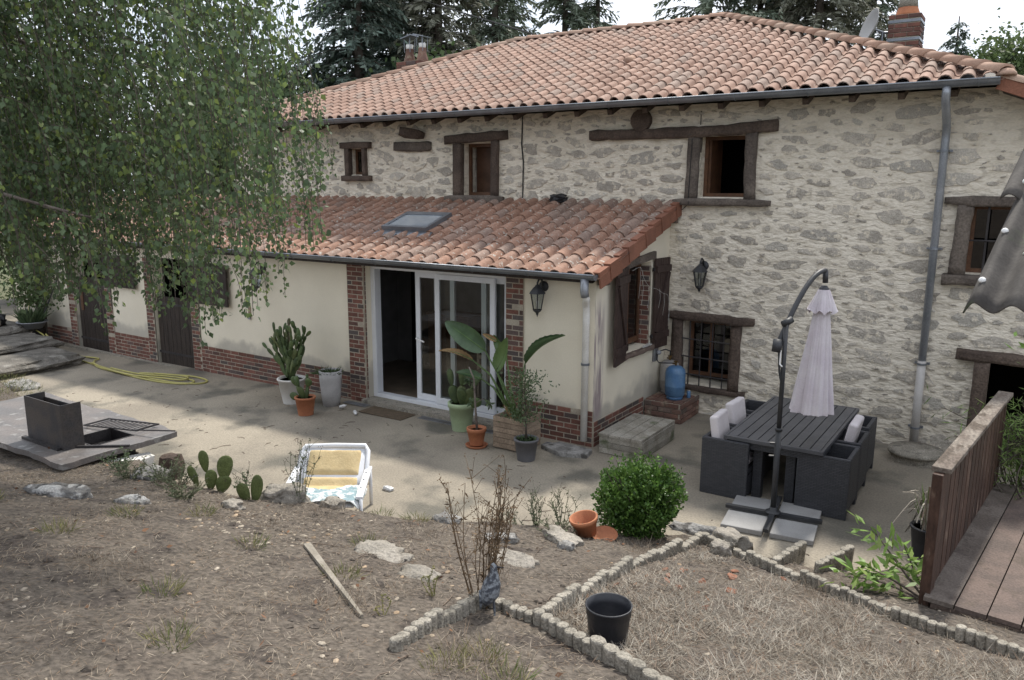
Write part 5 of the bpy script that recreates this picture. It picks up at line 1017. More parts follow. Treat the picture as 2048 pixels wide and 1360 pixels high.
x,y,z=-14.05,-2.95,.30; BS=thing('plastic_basin','pale grey plastic basin planted with a leafy clump by the hose','basin',(x,y,z)); MB().lathe([(0,0),(.20,0),(.29,.14),(.32,.14),(.32,.16),(.28,.16),(.19,.02),(0,.02)],(x,y,z),22).build('bowl','basin',BS,True); v,f=tuft(260,(x,y,z+.12),.2,.2,.45,.05,12,.9,1.); mesh_obj('foliage',v,f,'leaf_shrub',BS,rnd=np.random.rand(260))
# ---------------------------------------------------------------- timber deck with railing
DZ=.40; ra=V(4.37,-5.06,0); rbv=V(4.69,-2.2,0); rd=(rbv-ra).normalized(); rn=V(rd.y,-rd.x,0)
DK=thing('timber_deck','weathered raised timber deck with a dark plank railing','deck',(5.0,-3.8,0))
n=9
for k in range(n):
    a=ra+rn*(.05+k*.215); b=MB(); q=V(0,0,DZ-.02+random.uniform(-.004,.004)); b.bar(a+q-rd*.14,a+q+rd*3.0,.205,.035); b.build('board','deck_red' if k in (1,2,3,5,6) else 'deck_wood',DK)
b=MB(); b.bar(ra+rn*.0-rd*.12+V(0,0,DZ-.105),ra+rn*2.1-rd*.12+V(0,0,DZ-.105),.05,.13); b.build('edge_beam','old_beam',DK); b=MB(); b.bar(ra-rd*.05+rn*.0+V(0,0,DZ-.11),ra+rd*2.95+V(0,0,DZ-.11),.06,.14); b.build('edge_beam','old_beam',DK)
for t in (.6,1.6,2.8):
    for s_ in (.06,1.7): q=ra+rd*t+rn*s_; MB().bb(q.x-.05,q.x+.05,q.y-.05,q.y+.05,-.2,DZ-.045).build('support_post','old_beam',DK)
pz=1.36
b=MB(); b.bar(ra-rn*.06+V(0,0,.12),ra-rn*.06+V(0,0,pz),.15,.075,tuple(rn)); b.build('end_post','rail_wood',DK,bevel=.006); b=MB(); b.bar(rbv-rn*.06+V(0,0,.12),rbv-rn*.06+V(0,0,pz),.1,.075,tuple(rn)); b.build('end_post','rail_wood',DK,bevel=.006)
b=MB(); b.bar(ra-rn*.05-rd*.02+V(0,0,pz+.022),rbv-rn*.05+rd*.08+V(0,0,pz+.022),.135,.042); b.build('top_rail','rail_top',DK,bevel=.006)
for k in range(15):
    q=ra+rd*(.19+k*.183)-rn*.045; b=MB(); b.bar(q+V(0,0,DZ+.02),q+V(0,0,pz),.16,.03,tuple(rn)); b.build('baluster','rail_wood',DK)
# ---------------------------------------------------------------- corrugated shelter
az=R(10); sl=R(33); A=V(4.44,-6.97,2.88); ud=V(math.sin(az)*math.cos(sl),math.cos(az)*math.cos(sl),math.sin(sl)); wdv=V(math.cos(az),-math.sin(az),0); nn=wdv.cross(ud)
SH=thing('corrugated_shelter','corner of a shelter roofed with mossy corrugated fibre cement sheets','shelter roof',(5.4,-6.4,1.0))
def sheet(o_,L_,W_,nm,amp=.030,sag=0.):
    b=MB(); b.grid(lambda u,v:o_+wdv*(u*W_)+ud*(v*L_)+nn*(amp*math.cos((u*W_-.045)*2*math.pi/.177)-(.05*max(0,1-u*W_/.05) if sag else 0)),110,10); return b.build(nm,'asbestos',SH,True,solid=.008)
s1=sheet(A,1.02,1.5,'roof_sheet',sag=1); s2=sheet(A+ud*.93+nn*.035-wdv*.05,.8,1.55,'ridge_sheet',.03)
for (u_,v_) in ((.045,.18),(.045,.62),(.40,.10),(.40,.6)):
    c=A+wdv*u_+ud*v_+nn*.035; MB().lathe([(.018,-.01),(.018,.0),(.012,.008),(0,.012)],c,8,0,nn.to_track_quat('Z','Y').to_matrix()).build('bolt','white_metal',s1,True)
c=A+wdv*.05+ud*1.05+nn*.075; MB().lathe([(.018,-.01),(.018,.0),(.012,.008),(0,.012)],c,8,0,nn.to_track_quat('Z','Y').to_matrix()).build('bolt','white_metal',s2,True)
rs=random.Random(2)
for k in range(12):
    u_=rs.uniform(.16,.5); v_=rs.uniform(.1,.9); c=A+wdv*u_+ud*v_+nn*(.006+.026*math.cos((u_-.045)*2*math.pi/.177)); b=MB(); r0=rs.uniform(.006,.02); b.lathe([(0,.0015),(r0*.6,.003),(r0,-.004)],c,7,0,nn.to_track_quat('Z','Y').to_matrix()); b.build('lichen','lichen',s1)
MB().bar(A+wdv*.10+ud*.30-nn*.085,A+wdv*1.5+ud*.30-nn*.085,.07,.08).build('purlin','old_beam',SH); MB().bar(A+wdv*.08+ud*1.5-nn*.09,A+wdv*1.5+ud*1.5-nn*.09,.09,.1).build('purlin','old_beam',SH)
for t in (.30,1.5):
    q=A+wdv*1.35+ud*t; MB().bb(q.x-.06,q.x+.06,q.y-.06,q.y+.06,.3,q.z-.14).build('post','old_beam',SH)
# overhead cable
tag(MB().tube([(-36.9,30.4,18.6),(-26.3,21.8,14.5),(-15.7,13.2,10.5),(-5.1,4.55,6.86)],.022,5).build('overhead_cable','cable'),'black overhead cable dropping to the roof ridge in front of the pines','cable')
# fairy lights on the gable shutters
FL=thing('fairy_lights','white string lights draped over the gable window and open shutter','string lights',(.1,-.8,2.0)); rs=random.Random(8)
b=MB(); pts=[(.06,-1.45,2.33),(.07,-1.2,2.36),(.08,-1.1,2.2),(.09,-.9,2.05),(.12,-.7,2.0),(.13,-.5,1.92),(.13,-.25,1.82),(.13,-.2,1.4)]; b.tube(smooth(pts,4),.0022,4)
for q in pts[1:-1]:
    z=q[2]; 
    for k in range(1): yy=q[1]+rs.uniform(-.08,.08); b.tube([(q[0]+.01,yy,z),(q[0]+.02,yy+.02,z-.15),(q[0]+.01,yy-.01,z-.25-.2*rs.random())],.0018,4)
b.build('wire','wire_white',FL)
b=MB()
for k in range(30): b.tube([(.02+rs.uniform(0,.05),rs.uniform(-1.0,-.66),1.142),(.03+rs.uniform(0,.05),rs.uniform(-1.0,-.66),1.15+rs.random()*.04)],.004,4)
b.build('coiled_wire','wire_white',FL)
# ---------------------------------------------------------------- garden edging
eb=MB(); rs=random.Random(1)
for k in range(7): eb.lathe([(.0395,-.17),(.0395,.0),(.036,.009),(.028,.013),(0,.014)],(-.21+k*.07,rs.uniform(-.003,.003),rs.uniform(-.006,.004)),10)
eb.bb(-.245,.245,-.016,.016,-.17,-.004); eme=bpy.data.meshes.new('edging_block'); eme.from_pydata(eb.v,[],eb.f); eme.materials.append(MT['concrete']); eme.update()
def edging(name,label,pts,top=.085,group='scalloped concrete garden edging'):
    T=thing(name,label,'garden edging',(*pts[0],ground(*pts[0])),group)
    for i in range(len(pts)-1):
        a=V(*pts[i],0); b=V(*pts[i+1],0); L_=(b-a).length; n=max(1,int(round(L_/.5))); d=(b-a)/n; dx=d.normalized()
        for k in range(n):
            p0=a+d*k; p1=a+d*(k+1); z0=bank(p0.x,p0.y)+top; z1=bank(p1.x,p1.y)+top; c=(p0+p1)/2
            ex=V(p1.x-p0.x,p1.y-p0.y,z1-z0); sc=ex.length/.492; ex.normalize(); ey=V(0,0,1).cross(dx); ez=ex.cross(ey); rot=Matrix((ex*sc,ey,V(0,0,1))).transposed().to_4x4()
            link_piece(eme,'edging_block',Matrix.Translation((c.x+random.gauss(0,.006),c.y+random.gauss(0,.006),(z0+z1)/2-.017+random.gauss(0,.007)))@rot@Matrix.Rotation(random.gauss(0,.02),4,'X')@Matrix.Rotation(random.gauss(0,.02),4,'Z'),T)
edging('garden_edging','scalloped concrete edging around the small bed with the bird figure',[(2.12,-8.80),(2.03,-7.82),(2.43,-7.86),(2.91,-8.01),(3.56,-8.27),(4.3,-8.56)])
edging('garden_edging','scalloped concrete edging around the large bleached grass bed',[(2.40,-7.70),(2.28,-6.15),(2.33,-4.60),(3.39,-5.20),(4.14,-5.66),(5.4,-6.05)])
edging('garden_edging','short scalloped edging step beside the parasol slabs',[(3.10,-4.86),(3.22,-4.22)],.085); edging('garden_edging','short scalloped edging step between the parasol slabs and the deck',[(3.44,-4.72),(3.60,-4.05)],.085)
# ---------------------------------------------------------------- rocks, flat stones, plank
def rock(name,x,y,size,label,mat='rock',rz=0.,seed=0,amp=.22,dz=0.,n=6,group='rocks along the bank edge'):
    size=tuple(q*.82 for q in size); b=MB(); rough_block(b,(x,y,ground(x,y)+size[2]*.10+dz),size,seed,amp,n,Matrix.Rotation(rz,3,'Z')); o=b.build(name,mat,None,True); tag(o,label,'rock',group)
    return o
rock('rock',-2.20,-8.32,(.62,.26,.28),'long lichen whitened rock in the bank below the granite slab',rz=.3,seed=1,dz=-.05,mat='rock_lichen'); rock('rock',-1.60,-8.03,(.32,.20,.20),'small lichen whitened rock beside the long one in the bank',rz=.5,seed=2,dz=-.045,mat='rock_lichen'); rock('rock',-2.62,-7.22,(.42,.34,.36),'grey rock among herbs between barbecue and prickly pears',rz=.2,seed=3,dz=-.10)
rock('rock',-1.08,-6.78,(.50,.30,.30),'mossy rock on the bank edge before the lounge chair',rz=.5,seed=4,mat='rock_tan'); rock('rock',-.62,-6.60,(.25,.2,.16),'low rock on the bank edge beside the chair leg',seed=5,mat='rock_tan'); rock('rock',2.60,-4.56,(.40,.26,.26),'pale lichen covered boulder at the corner of the large bed',rz=-.4,seed=6,mat='rock_tan',dz=.05)
rock('rock',2.14,-4.22,(.62,.22,.28),'long low stone behind the edging corner next to the box bush',rz=.1,seed=7); rock('rock',2.62,-4.86,(.22,.2,.2),'small pale stone inside the bed corner under the boulder',seed=8,mat='rock_tan'); rock('rock',1.45,-5.78,(.50,.24,.16),'flat pale rock in front of the empty terracotta pot',rz=-.5,seed=9,mat='rock_tan'); rock('rock',1.62,-6.02,(.16,.14,.12),'fist sized stone below the flat pale rock',seed=10)
rock('rock',-7.3,-5.62,(.55,.4,.30),'dark rock behind the barbecue slab near the grill rack',seed=11,dz=.05); rock('rock',-6.15,-5.68,(.60,.4,.36),'large grey rock behind the barbecue slab toward the lounge chair',seed=12,dz=.05); rock('rock',-10.2,-5.05,(.7,.5,.4),'blackened rock at the foot of the stone steps',seed=13)
rock('rock',-1.05,-7.40,(.22,.16,.12),'small white stone on the bank below the prickly pears',seed=14,mat='rock_tan'); rock('rock',.35,-6.08,(.3,.2,.14),'grey stone on the bank edge among low weeds',seed=15); rock('rock',1.12,-6.28,(.34,.16,.13),'driftwood like grey stone near the dry stalks',rz=.7,seed=16)
def flat(x,y,sx,sy,rz,label,seed):
    b=MB(); rough_block(b,(0,0,0),(sx,sy,.09),seed,.20,6); o=b.build('flat_stone','rock_tan',None,True); o.location=(x,y,bank(x,y)-.012); o.rotation_euler=(R(13.8),R(-2.3),rz*0); tag(o,label,'flat stone','flat stones set in the bank')
flat(.82,-7.52,.46,.28,0,'flat grey stone slab set in the bank right of the old plank',61); flat(1.38,-7.70,.30,.18,0,'flat stone half buried near the yellow green stalks',62); flat(1.55,-6.75,.36,.18,0,'flat stone between the dry stalks and the large bed',63)
b=MB(); n=16; pts=[]
for k in range(n+1): t=k/n; x=.36+1.36*t; y=-7.79-.80*t; pts.append(V(x,y,bank(x,y)+.022-.012*t))
for k in range(n): b.bar(pts[k],pts[k+1]+(pts[k+1]-pts[k])*.02,.046*(1-.85*k/n)+.007,.03)
tag(b.build('old_plank','straw_pale'),'bleached old plank sunk into the bare earth','plank')
# ---------------------------------------------------------------- pots and figure in the beds
def gpos(x,y,dz=0): return V(x,y,ground(x,y)+dz)
x,y=2.86,-7.72; z=ground(x,y)-.03; P=thing('black_nursery_pot','empty black plastic nursery pot standing in the dry bed','pot',(x,y,z)); b=MB(); b.lathe([(0,.0),(.105,.0),(.11,.02),(.128,.20),(.133,.205),(.134,.25),(.139,.252),(.139,.262),(.131,.262),(.124,.20),(.10,.02),(0,.02)],(x,y,z),32); b.build('pot_body','pot_black',P,True); MB().lathe([(0,0),(.105,0)],(x,y,z+.06),16).build('soil','soil',P)
x,y=1.50,-5.42; z=ground(x,y); o=MB().lathe([(0,0),(.095,0),(.12,.13),(.13,.13),(.137,.17),(.13,.175),(.118,.17),(.10,.03),(0,.03)],(0,0,0),28).build('terracotta_pot','terracotta',None,True); o.location=(x,y,z+.03); o.rotation_euler=(R(10),R(-7),0); tag(o,'empty terracotta pot leaning by the round box bush','pot')
o=MB().lathe([(0,0),(.10,0),(.125,.03),(.115,.03),(.095,.01),(0,.01)],(0,0,0),24).build('terracotta_saucer','terracotta',None,True); o.location=(1.66,-5.36,ground(1.66,-5.36)+.02); o.rotation_euler=(R(12),R(6),0); tag(o,'terracotta saucer tucked against the empty terracotta pot','saucer')
x,y=2.17,-7.95; z=ground(x,y); BD=thing('bird_figure','blue grey mottled bird garden figure standing in the small bed','garden figure',(x,y,z)); s_=V(.83,.55,0)
b=MB(); pts=[V(x,y,z+.05)-s_*.03,V(x,y,z+.09)-s_*.02,V(x,y,z+.14),V(x,y,z+.20)+s_*.012,V(x,y,z+.255)+s_*.02,V(x,y,z+.29)+s_*.02,V(x,y,z+.315)+s_*.02,V(x,y,z+.335)+s_*.02]; b.tube(pts,[.008,.040,.060,.055,.034,.024,.024,.006],14); b.build('body','bird',BD,True)
MB().tube([V(x,y,z+.31)+s_*.035,V(x,y,z+.305)+s_*.085],[.010,.002],6).build('beak','iron',BD,True)
for k in (-1,1): MB().tube([V(x,y,z+.10)+s_*.02+V(.55,-.83,0)*.02*k,V(x,y,z-.01)+s_*.03+V(.55,-.83,0)*.02*k],.006,6).build('leg','bird',BD)
b=MB(); b.tube([V(x,y,z+.15)-s_*.045,V(x,y,z+.03)-s_*.06],[.025,.006],8); b.build('tail','bird',BD,True)
x,y=4.18,-3.60; z=0; 
x,y=4.16,-3.5; P=thing('dry_grass_pot','black plastic pot with a withered grassy plant near the deck post','potted plant',(x,y,0)); pot(MB(),x,y,0,.105,.14,.30,.02).build('pot','pot_black',P,True); MB().lathe([(0,0),(.12,0)],(x,y,.275),14).build('soil','soil',P)
b=MB(); rs=random.Random(12)
for k in range(46):
    a=rs.uniform(0,6.3); h=rs.uniform(.12,.42); r0=rs.uniform(.02,.20); p0=V(x+.05*math.cos(a),y+.05*math.sin(a),.26); p1=p0+V(r0*.4*math.cos(a),r0*.4*math.sin(a),h); p2=p1+V(r0*math.cos(a),r0*math.sin(a),-rs.uniform(-.05,.28)); q=smooth([p0,p1,p2],4); sd_=V(-math.sin(a),math.cos(a),0)*.007
    for i in range(len(q)-1): b.quad(q[i]-sd_,q[i]+sd_,q[i+1]+sd_*.9,q[i+1]-sd_*.9,k/46)
b.build('withered_blades','straw_pale',P); v,f=tuft(26,(x+.03,y,.28),.06,.25,.5,.022,5,.35,1.); mesh_obj('green_blades',v,f,'leaf_bamboo',P,rnd=np.random.rand(26))
# shards
sp=[(2.29,-6.38),(2.61,-5.85),(2.63,-5.82),(2.95,-5.60),(2.97,-5.68),(2.60,-6.13),(2.66,-6.30),(2.85,-6.05),(2.79,-6.39),(3.11,-6.74),(3.11,-6.15),(3.29,-5.32),(2.92,-5.44),(2.5,-5.95),(2.42,-6.7)]
for k,(x,y) in enumerate(sp):
    b=MB(); rough_block(b,(0,0,0),(random.uniform(.04,.08),random.uniform(.025,.05),.014),k+50,.25,1); o=b.build('terracotta_shard','terracotta_bit'); o.location=gpos(x,y,.012); o.rotation_euler=(random.gauss(0,.4),random.gauss(0,.3),random.uniform(0,6)); tag(o,'broken orange terracotta shard lying in the dry bed','shard','terracotta shards in the large bed')
# ---------------------------------------------------------------- bank plants
def arr(l): return np.array(l,float)
rs=random.Random(31)
P=thing('bank_prickly_pear','prickly pear with tall oval pads on the bank near the barbecue','cactus',gpos(-1.86,-7.16))
b=MB(); x,y=-1.80,-7.10; z=ground(x,y); cf=V(.55,-.83,.1)
for (dx,dz,d,l,w_) in ((0,-.02,(.1,0,1),.22,.13),(-.12,.02,(-.35,0,1),.23,.105),(-.03,.17,(-.12,.1,1),.23,.105),(.10,-.05,(.3,0,1),.20,.16),(.14,.08,(.12,0,1),.27,.165)): pad(b,V(x,y,z)+V(.83,.55,0)*dx+V(0,0,dz),V(.83,.55,0)*d[0]+V(0,0,d[2]),cf+V(rs.gauss(0,.3),rs.gauss(0,.3),0),l,w_,.016)
b.build('pads','cactus_bank',P,True)
P=thing('bank_prickly_pear','smaller prickly pear with two pads at the very bank edge','cactus',gpos(-1.30,-7.05)); b=MB(); x,y=-1.30,-7.05; z=ground(x,y)
for (dx,dz,d,l,w_) in ((0,-.04,(-.3,0,1),.22,.14),(.06,-.04,(.2,0,1),.30,.15)): pad(b,V(x,y,z)+V(.83,.55,0)*dx+V(0,0,dz),V(.83,.55,0)*d[0]+V(0,0,d[2]),cf+V(rs.gauss(0,.3),rs.gauss(0,.3),0),l,w_,.016)
b.build('pads','cactus_bank',P,True)
# box bush
r_=np.random.default_rng(4); c=arr([1.76,-4.80,.44]); P=thing('box_bush','dense round bright green box bush at the terrace edge','bush',(c[0],c[1],ground(c[0],c[1])))
n=15000; d=r_.normal(0,1,(n,3)); d/=np.linalg.norm(d,axis=1,keepdims=True); lump=np.array([noise.noise(V(*(q*1.9)))*.42+noise.noise(V(*(q*5.)))*.24 for q in d]); rad=(r_.random(n)**.35)*(1+lump); p=c+d*rad[:,None]*arr([.39,.37,.38]); k=p[:,2]>.06; p=p[k]; d=d[k]
v,f=leaves(p,d*.8+r_.normal(0,.6,p.shape)+[0,0,.5],r_.normal(0,1,p.shape),r_.uniform(.028,.046,len(p)),.026); rv=r_.random(len(f))
sv=[];sf=[]
for k in range(130):
    q=r_.normal(0,1,3); q/=np.linalg.norm(q); q[2]=abs(q[2]); base=c+q*arr([.37,.35,.36])*(1+.2*noise.noise(V(*(q*2.6)))); m_=14; t=np.linspace(0,.05+.08*r_.random(),m_); pp=base+np.outer(t,q*.6+[0,0,.8]); a,e=leaves(pp,r_.normal(0,1,(m_,3))+[0,0,.8],r_.normal(0,1,(m_,3)),.036,.020); sv.append(a); sf.append(e+len(v)+sum(len(z_) for z_ in sv[:-1]))
allv=np.concatenate([v]+sv); allf=np.concatenate([f]+sf); mesh_obj('foliage',allv,allf,'leaf_box',P,rnd=r_.random(len(allf)))
b=MB(); rs=random.Random(3)
for k in range(26): a=rs.uniform(0,6.3); b.tube([(1.76+.03*math.cos(a),-4.8+.03*math.sin(a),.08),(1.76+.16*math.cos(a),-4.8+.16*math.sin(a),.4),(1.76+.34*math.cos(a),-4.8+.34*math.sin(a),.35+rs.random()*.45)],[.012,.008,.003],4)
b.build('stems','bark',P)
# dry stalks and weeds
def weed(name,label,x,y,n,h,spread,mat,leafmat,seed,lean=(0,0),heads=0,leafn=7,lw=.012,ll=.03,headmat='flower_dark',group=None,cat='weed'):
    rs=random.Random(seed); z=ground(x,y); P=thing(name,label,cat,(x,y,z),group); b=MB(); lp=[];ld=[];hd=MB(); r_=np.random.default_rng(seed)
    for k in range(n):
        a=rs.uniform(0,6.3); hh=h*rs.uniform(.55,1.0); r0=spread*rs.uniform(.1,.5); r1=spread*rs.uniform(.3,1.3); p0=V(x+r0*.6*math.cos(a),y+r0*.6*math.sin(a),z-.02); p2=V(x+r1*math.cos(a)+lean[0]*hh,y+r1*math.sin(a)+lean[1]*hh,z+hh); p1=p0.lerp(p2,.5)+V(rs.gauss(0,.035),rs.gauss(0,.035),.02); q=smooth([p0,p1,p2],5); b.tube(q,[.0036*(1-.6*i/len(q)) for i in range(len(q))],4,False,rs.random())
        for j in range(6 if leafmat=='weed_dry' else 3):
            if heads: t=rs.uniform(.45,.97); i=int(t*(len(q)-1)); e=q[i]+V(rs.gauss(0,.055),rs.gauss(0,.055),rs.uniform(.04,.14)); b.tube([q[i],e],[.0025,.0012],3,False,rs.random()); 
            if heads:
                for w_ in range(heads): hd.lathe([(0,-.004),(.0045,0),(0,.005)],e+V(rs.gauss(0,.010),rs.gauss(0,.010),rs.gauss(0,.010)),5)
        for j in range(leafn):
            i=rs.randrange(1,len(q)); lp.append(tuple(q[i])); ld.append((rs.gauss(0,1),rs.gauss(0,1),rs.uniform(-1.2,.3) if leafmat=='weed_dry' else rs.uniform(-.2,.6)))
    b.build('stems',mat,P,kind='stuff')
    if heads: hd.build('seed_heads',headmat,P,kind='stuff')
    if lp: v,f=leaves(lp,ld,r_.normal(0,1,(len(lp),3)),r_.uniform(ll*.6,ll*1.3,len(lp)),lw); mesh_obj('foliage',v,f,leafmat,P,rnd=r_.random(len(f)))
weed('dry_stalks','tall brown withered stalks rising behind the bird figure',2.06,-7.88,26,.95,.18,'weed_dry','weed_dry',1,(.02,.0),heads=3,leafn=16,ll=.035,lw=.012,headmat='weed_dry'); weed('flowering_weed','thin weed with dark seed heads growing before the lounge chair',-.93,-6.72,11,.66,.15,'weed_green','weed_green',2,(.12,.05),heads=5,leafn=14,ll=.028,lw=.014)
weed('flowering_weed','short leafy weed left of the lounge chair arm',-1.42,-7.02,7,.30,.10,'weed_green','leaf_shrub',3,heads=3,leafn=14,ll=.03,lw=.018)
wl=[(.95,-5.42,.36,'straggly grey green weed clump left of the empty terracotta pot'),(.72,-5.56,.24,'low grey green weed clump nearer the dry stalks'),(1.15,-5.28,.42,'tallest grey green weed clump beside the empty terracotta pot'),(1.02,-5.25,.26,'weed clump with a yellow tinge at the terrace edge')]
for k,(x,y,h,l) in enumerate(wl): weed('leafy_weed',l,x,y,11,h,.10,'weed_green','weed_green',10+k,heads=2,leafn=16,ll=.026,lw=.014,group='weeds along the bank edge')
for k,(x,y,h,l) in enumerate([(-2.35,-7.25,.22,'grey green herb clump around the rock by the barbecue'),(-2.75,-7.35,.18,'grey green herb clump under the granite slab corner'),(-2.05,-7.30,.20,'grey green herb clump left of the tall padded cactus'),(-1.55,-7.55,.16,'low herb clump below the two padded cacti'),(-3.2,-7.2,.2,'ivy like clump beside the white support block'),(1.33,-5.62,.12,'tiny herb on the flat pale rock')]): weed('leafy_weed',l,x,y,26,h,.20,'weed_green','leaf_shrub' if k==4 else 'weed_green',30+k,leafn=14,ll=.028,lw=.014,group='herbs on the bank')
weed('green_stalks','yellow green flowering stalks on the bank left of the bird figure',1.72,-7.95,6,.20,.05,'moss_stem','moss_stem',50,leafn=30,ll=.016,lw=.008); weed('green_stalks','short yellow green stalks near the end of the edging',1.75,-8.45,3,.13,.03,'moss_stem','moss_stem',51,leafn=26,ll=.016,lw=.008)
# laurel sprig, bamboo and laurel beyond the railing
def leafy(name,label,cat,base,pts,n,ll,lw,mat,seed,droop=0.,jit=.05,along=True,stem='bark'):
    r_=np.random.default_rng(seed); P=thing(name,label,cat,base); b=MB(); pp=[];dd=[]
    for q in pts:
        q=smooth(q,5); b.tube(q,[.011*(1-.8*i/len(q)) for i in range(len(q))],5)
        for k in range(n): i=r_.integers(len(q)//3,len(q)); t=q[min(i+1,len(q)-1)]-q[i-1]; pp.append(np.array(q[i])+r_.normal(0,jit,3)); dd.append(np.array(t.normalized())*.5+r_.normal(0,.55,3)+[0,0,-droop])
    b.build('stems',stem,P); v,f=leaves(pp,dd,r_.normal(0,.5,(len(pp),3))+[0,0,1],r_.uniform(ll*.6,ll*1.2,len(pp)),lw,shape='lance'); mesh_obj('foliage',v,f,mat,P,rnd=r_.random(len(f)))
g0=ground(4.35,-5.0); B_=V(4.33,-5.0,g0-.02)
leafy('laurel_sapling','bright green young laurel leaning out from the deck post','shrub',B_,[[B_,V(4.15,-4.95,.42),V(3.95,-4.85,.60),V(3.82,-4.78,.70)],[B_,V(4.1,-5.0,.36),V(3.9,-5.0,.42),V(3.78,-5.0,.40)],[B_,V(4.2,-4.9,.45),V(4.1,-4.8,.6)],[B_,V(4.0,-5.1,.38),V(3.72,-5.25,.42)]],44,.135,.040,'leaf_laurel',2,.25,.045)
B_=V(5.0,-1.9,0); rs=random.Random(9); leafy('bamboo_clump','feathery green bamboo growing behind the deck railing','bamboo',B_,[[B_+V(rs.gauss(0,.15),rs.gauss(0,.2),0),B_+V(rs.gauss(0,.25),rs.gauss(0,.3),.6),B_+V(rs.gauss(-.05,.38),rs.gauss(0,.4),rs.uniform(.8,1.3))] for k in range(46)],44,.15,.014,'leaf_bamboo',3,.35,.09)
B_=V(5.15,-1.5,0); leafy('laurel_bush','broad leaved green bush beside the cellar door','bush',B_,[[B_+V(rs.gauss(0,.1),rs.gauss(0,.1),0),B_+V(rs.gauss(0,.2),rs.gauss(0,.2),.9),B_+V(rs.gauss(-.05,.36),rs.gauss(0,.3),rs.uniform(1.3,2.0))] for k in range(24)],40,.13,.045,'leaf_laurel',4,.1,.08)
# ---------------------------------------------------------------- loose straw, grass, pebbles, leaves
def onground(n,x0,x1,y0,y1,seed,fn=None):
    r_=np.random.default_rng(seed); out=[]
    while len(out)<n:
        x=r_.uniform(x0,x1); y=r_.uniform(y0,y1)
        if y>edge_y(x)-.06: continue
        # keep to what the place shows: in front of the house, thinning with distance
        if fn and r_.random()>fn(x,y): continue
        out.append((x,y,ground(x,y)))
    return np.array(out),r_
def inbed(x,y): return x>2.42 and y<-4.65-.55*(x-2.35) and y>-7.75-.28*(x-2.4)
def straw_obj(name,n,area,seed,mat,label,l0,l1,wd,up,fn=None,lift=.004):
    p,r_=onground(n,*area,seed,fn); a=r_.uniform(0,2*np.pi,n); d=np.stack([np.cos(a),np.sin(a),np.abs(r_.normal(0,up,n))],1); p[:,2]+=lift; nr=np.tile([0,0,1.],(n,1))+r_.normal(0,.6,(n,3)); v,f=leaves(p,d,nr,r_.uniform(l0,l1,n),wd,shape='s'); o=mesh_obj(name,v,f,mat,None,False,'stuff',r_.random(n)); o['label']=label; o['category']='dry grass'
patch=lambda x,y:.25+.75*max(0,min(1,.5+1.6*noise.noise(V(x*1.3,y*1.3,4))))
straw_obj('dry_straw',46000,(-4.5,4.9,-10.4,-4.2),1,'straw','fine dry straw scattered over the earth bank',.02,.075,.0032,.3,patch)
straw_obj('dry_straw_litter',9000,(-9.5,-3,-9.5,-5.2),7,'straw','dry straw litter around the barbecue end of the bank',.03,.09,.004,.25,patch)
straw_obj('bleached_grass',22000,(2.3,5.4,-8.6,-4.7),2,'straw_pale','bleached dead grass filling the large bed',.04,.17,.0036,.55,lambda x,y:(1. if inbed(x,y) else 0.)*max(.03,min(1,(-5.7-y)*.6+1.7*noise.noise(V(x*2.2,y*2.2,1))+.15)))
straw_obj('standing_straw',2600,(-3.5,4.6,-10,-5),3,'straw','taller wisps of dry grass in tufts on the bank',.08,.17,.003,1.3,lambda x,y:1. if noise.noise(V(x*1.7,y*1.7,9))>.33 else 0.)
gt=[(1.35,-9.55),(.65,-9.15),(-.95,-8.95),(.1,-8.1),(-1.2,-8.3),(2.45,-8.75),(2.55,-8.55),(-1.0,-7.75),(.55,-7.35),(.15,-6.3),(-.2,-6.4),(2.8,-8.7),(-2.2,-8.9),(-9.6,-5.6),(-10.2,-5.5),(-9.0,-5.75),(1.05,-8.1)]
V_=[];F_=[];n0=0
for k,(x,y) in enumerate(gt):
    far=x<-5; v,f=tuft(420 if far else 120,(x,y,ground(x,y)-.01),.5 if far else .11,.04,.13,.005,70+k,1.1,.7)
    for i in range(0,len(v),1): pass
    V_.append(v);F_.append(f+n0);n0+=len(v)
o=mesh_obj('green_grass',np.concatenate(V_),np.concatenate(F_),'grass_green',None,False,'stuff',np.random.default_rng(1).random(sum(len(f) for f in F_))); o['label']='sparse tufts of green grass on the bank'; o['category']='grass'
ico=[(0,0,1),(.89,0,.45),(.28,.85,.45),(-.72,.53,.45),(-.72,-.53,.45),(.28,-.85,.45),(.72,.53,-.3),(-.28,.85,-.3),(-.89,0,-.3),(-.28,-.85,-.3),(.72,-.53,-.3)]; icf=[(0,1,2),(0,2,3),(0,3,4),(0,4,5),(0,5,1),(1,6,2),(2,6,7),(2,7,3),(3,7,8),(3,8,4),(4,8,9),(4,9,5),(5,9,10),(5,10,1),(1,10,6)]
def pebbles(n,area,seed,s0,s1,name,label,fn=None):
    p,r_=onground(n,*area,seed,fn); b=MB()
    for q in p:
        s_=s0+(s1-s0)*r_.random()**3; a=r_.uniform(0,6.3); ca,sa=math.cos(a),math.sin(a); sx,sy,sz=s_*r_.uniform(.7,1.4),s_*r_.uniform(.6,1.),s_*r_.uniform(.4,.7); b.add([(q[0]+(x*sx*ca-y*sy*sa),q[1]+(x*sx*sa+y*sy*ca),q[2]+z*sz+sz*.2) for x,y,z in ico],icf,r_.random())
    o=b.build(name,'pebble',None,False,'stuff'); o['label']=label; o['category']='gravel'
pebbles(1500,(-4.5,4.9,-10.2,-4.3),5,.004,.024,'pebbles','small tan pebbles scattered over the bare bank',lambda x,y:.25+.75*max(0,noise.noise(V(x*.9+3,y*.9,2))+.3))
pebbles(130,(-.9,.3,-8.1,-7.2),6,.01,.03,'gravel_patch','patch of pale pebbles on the bank below the small cactus')
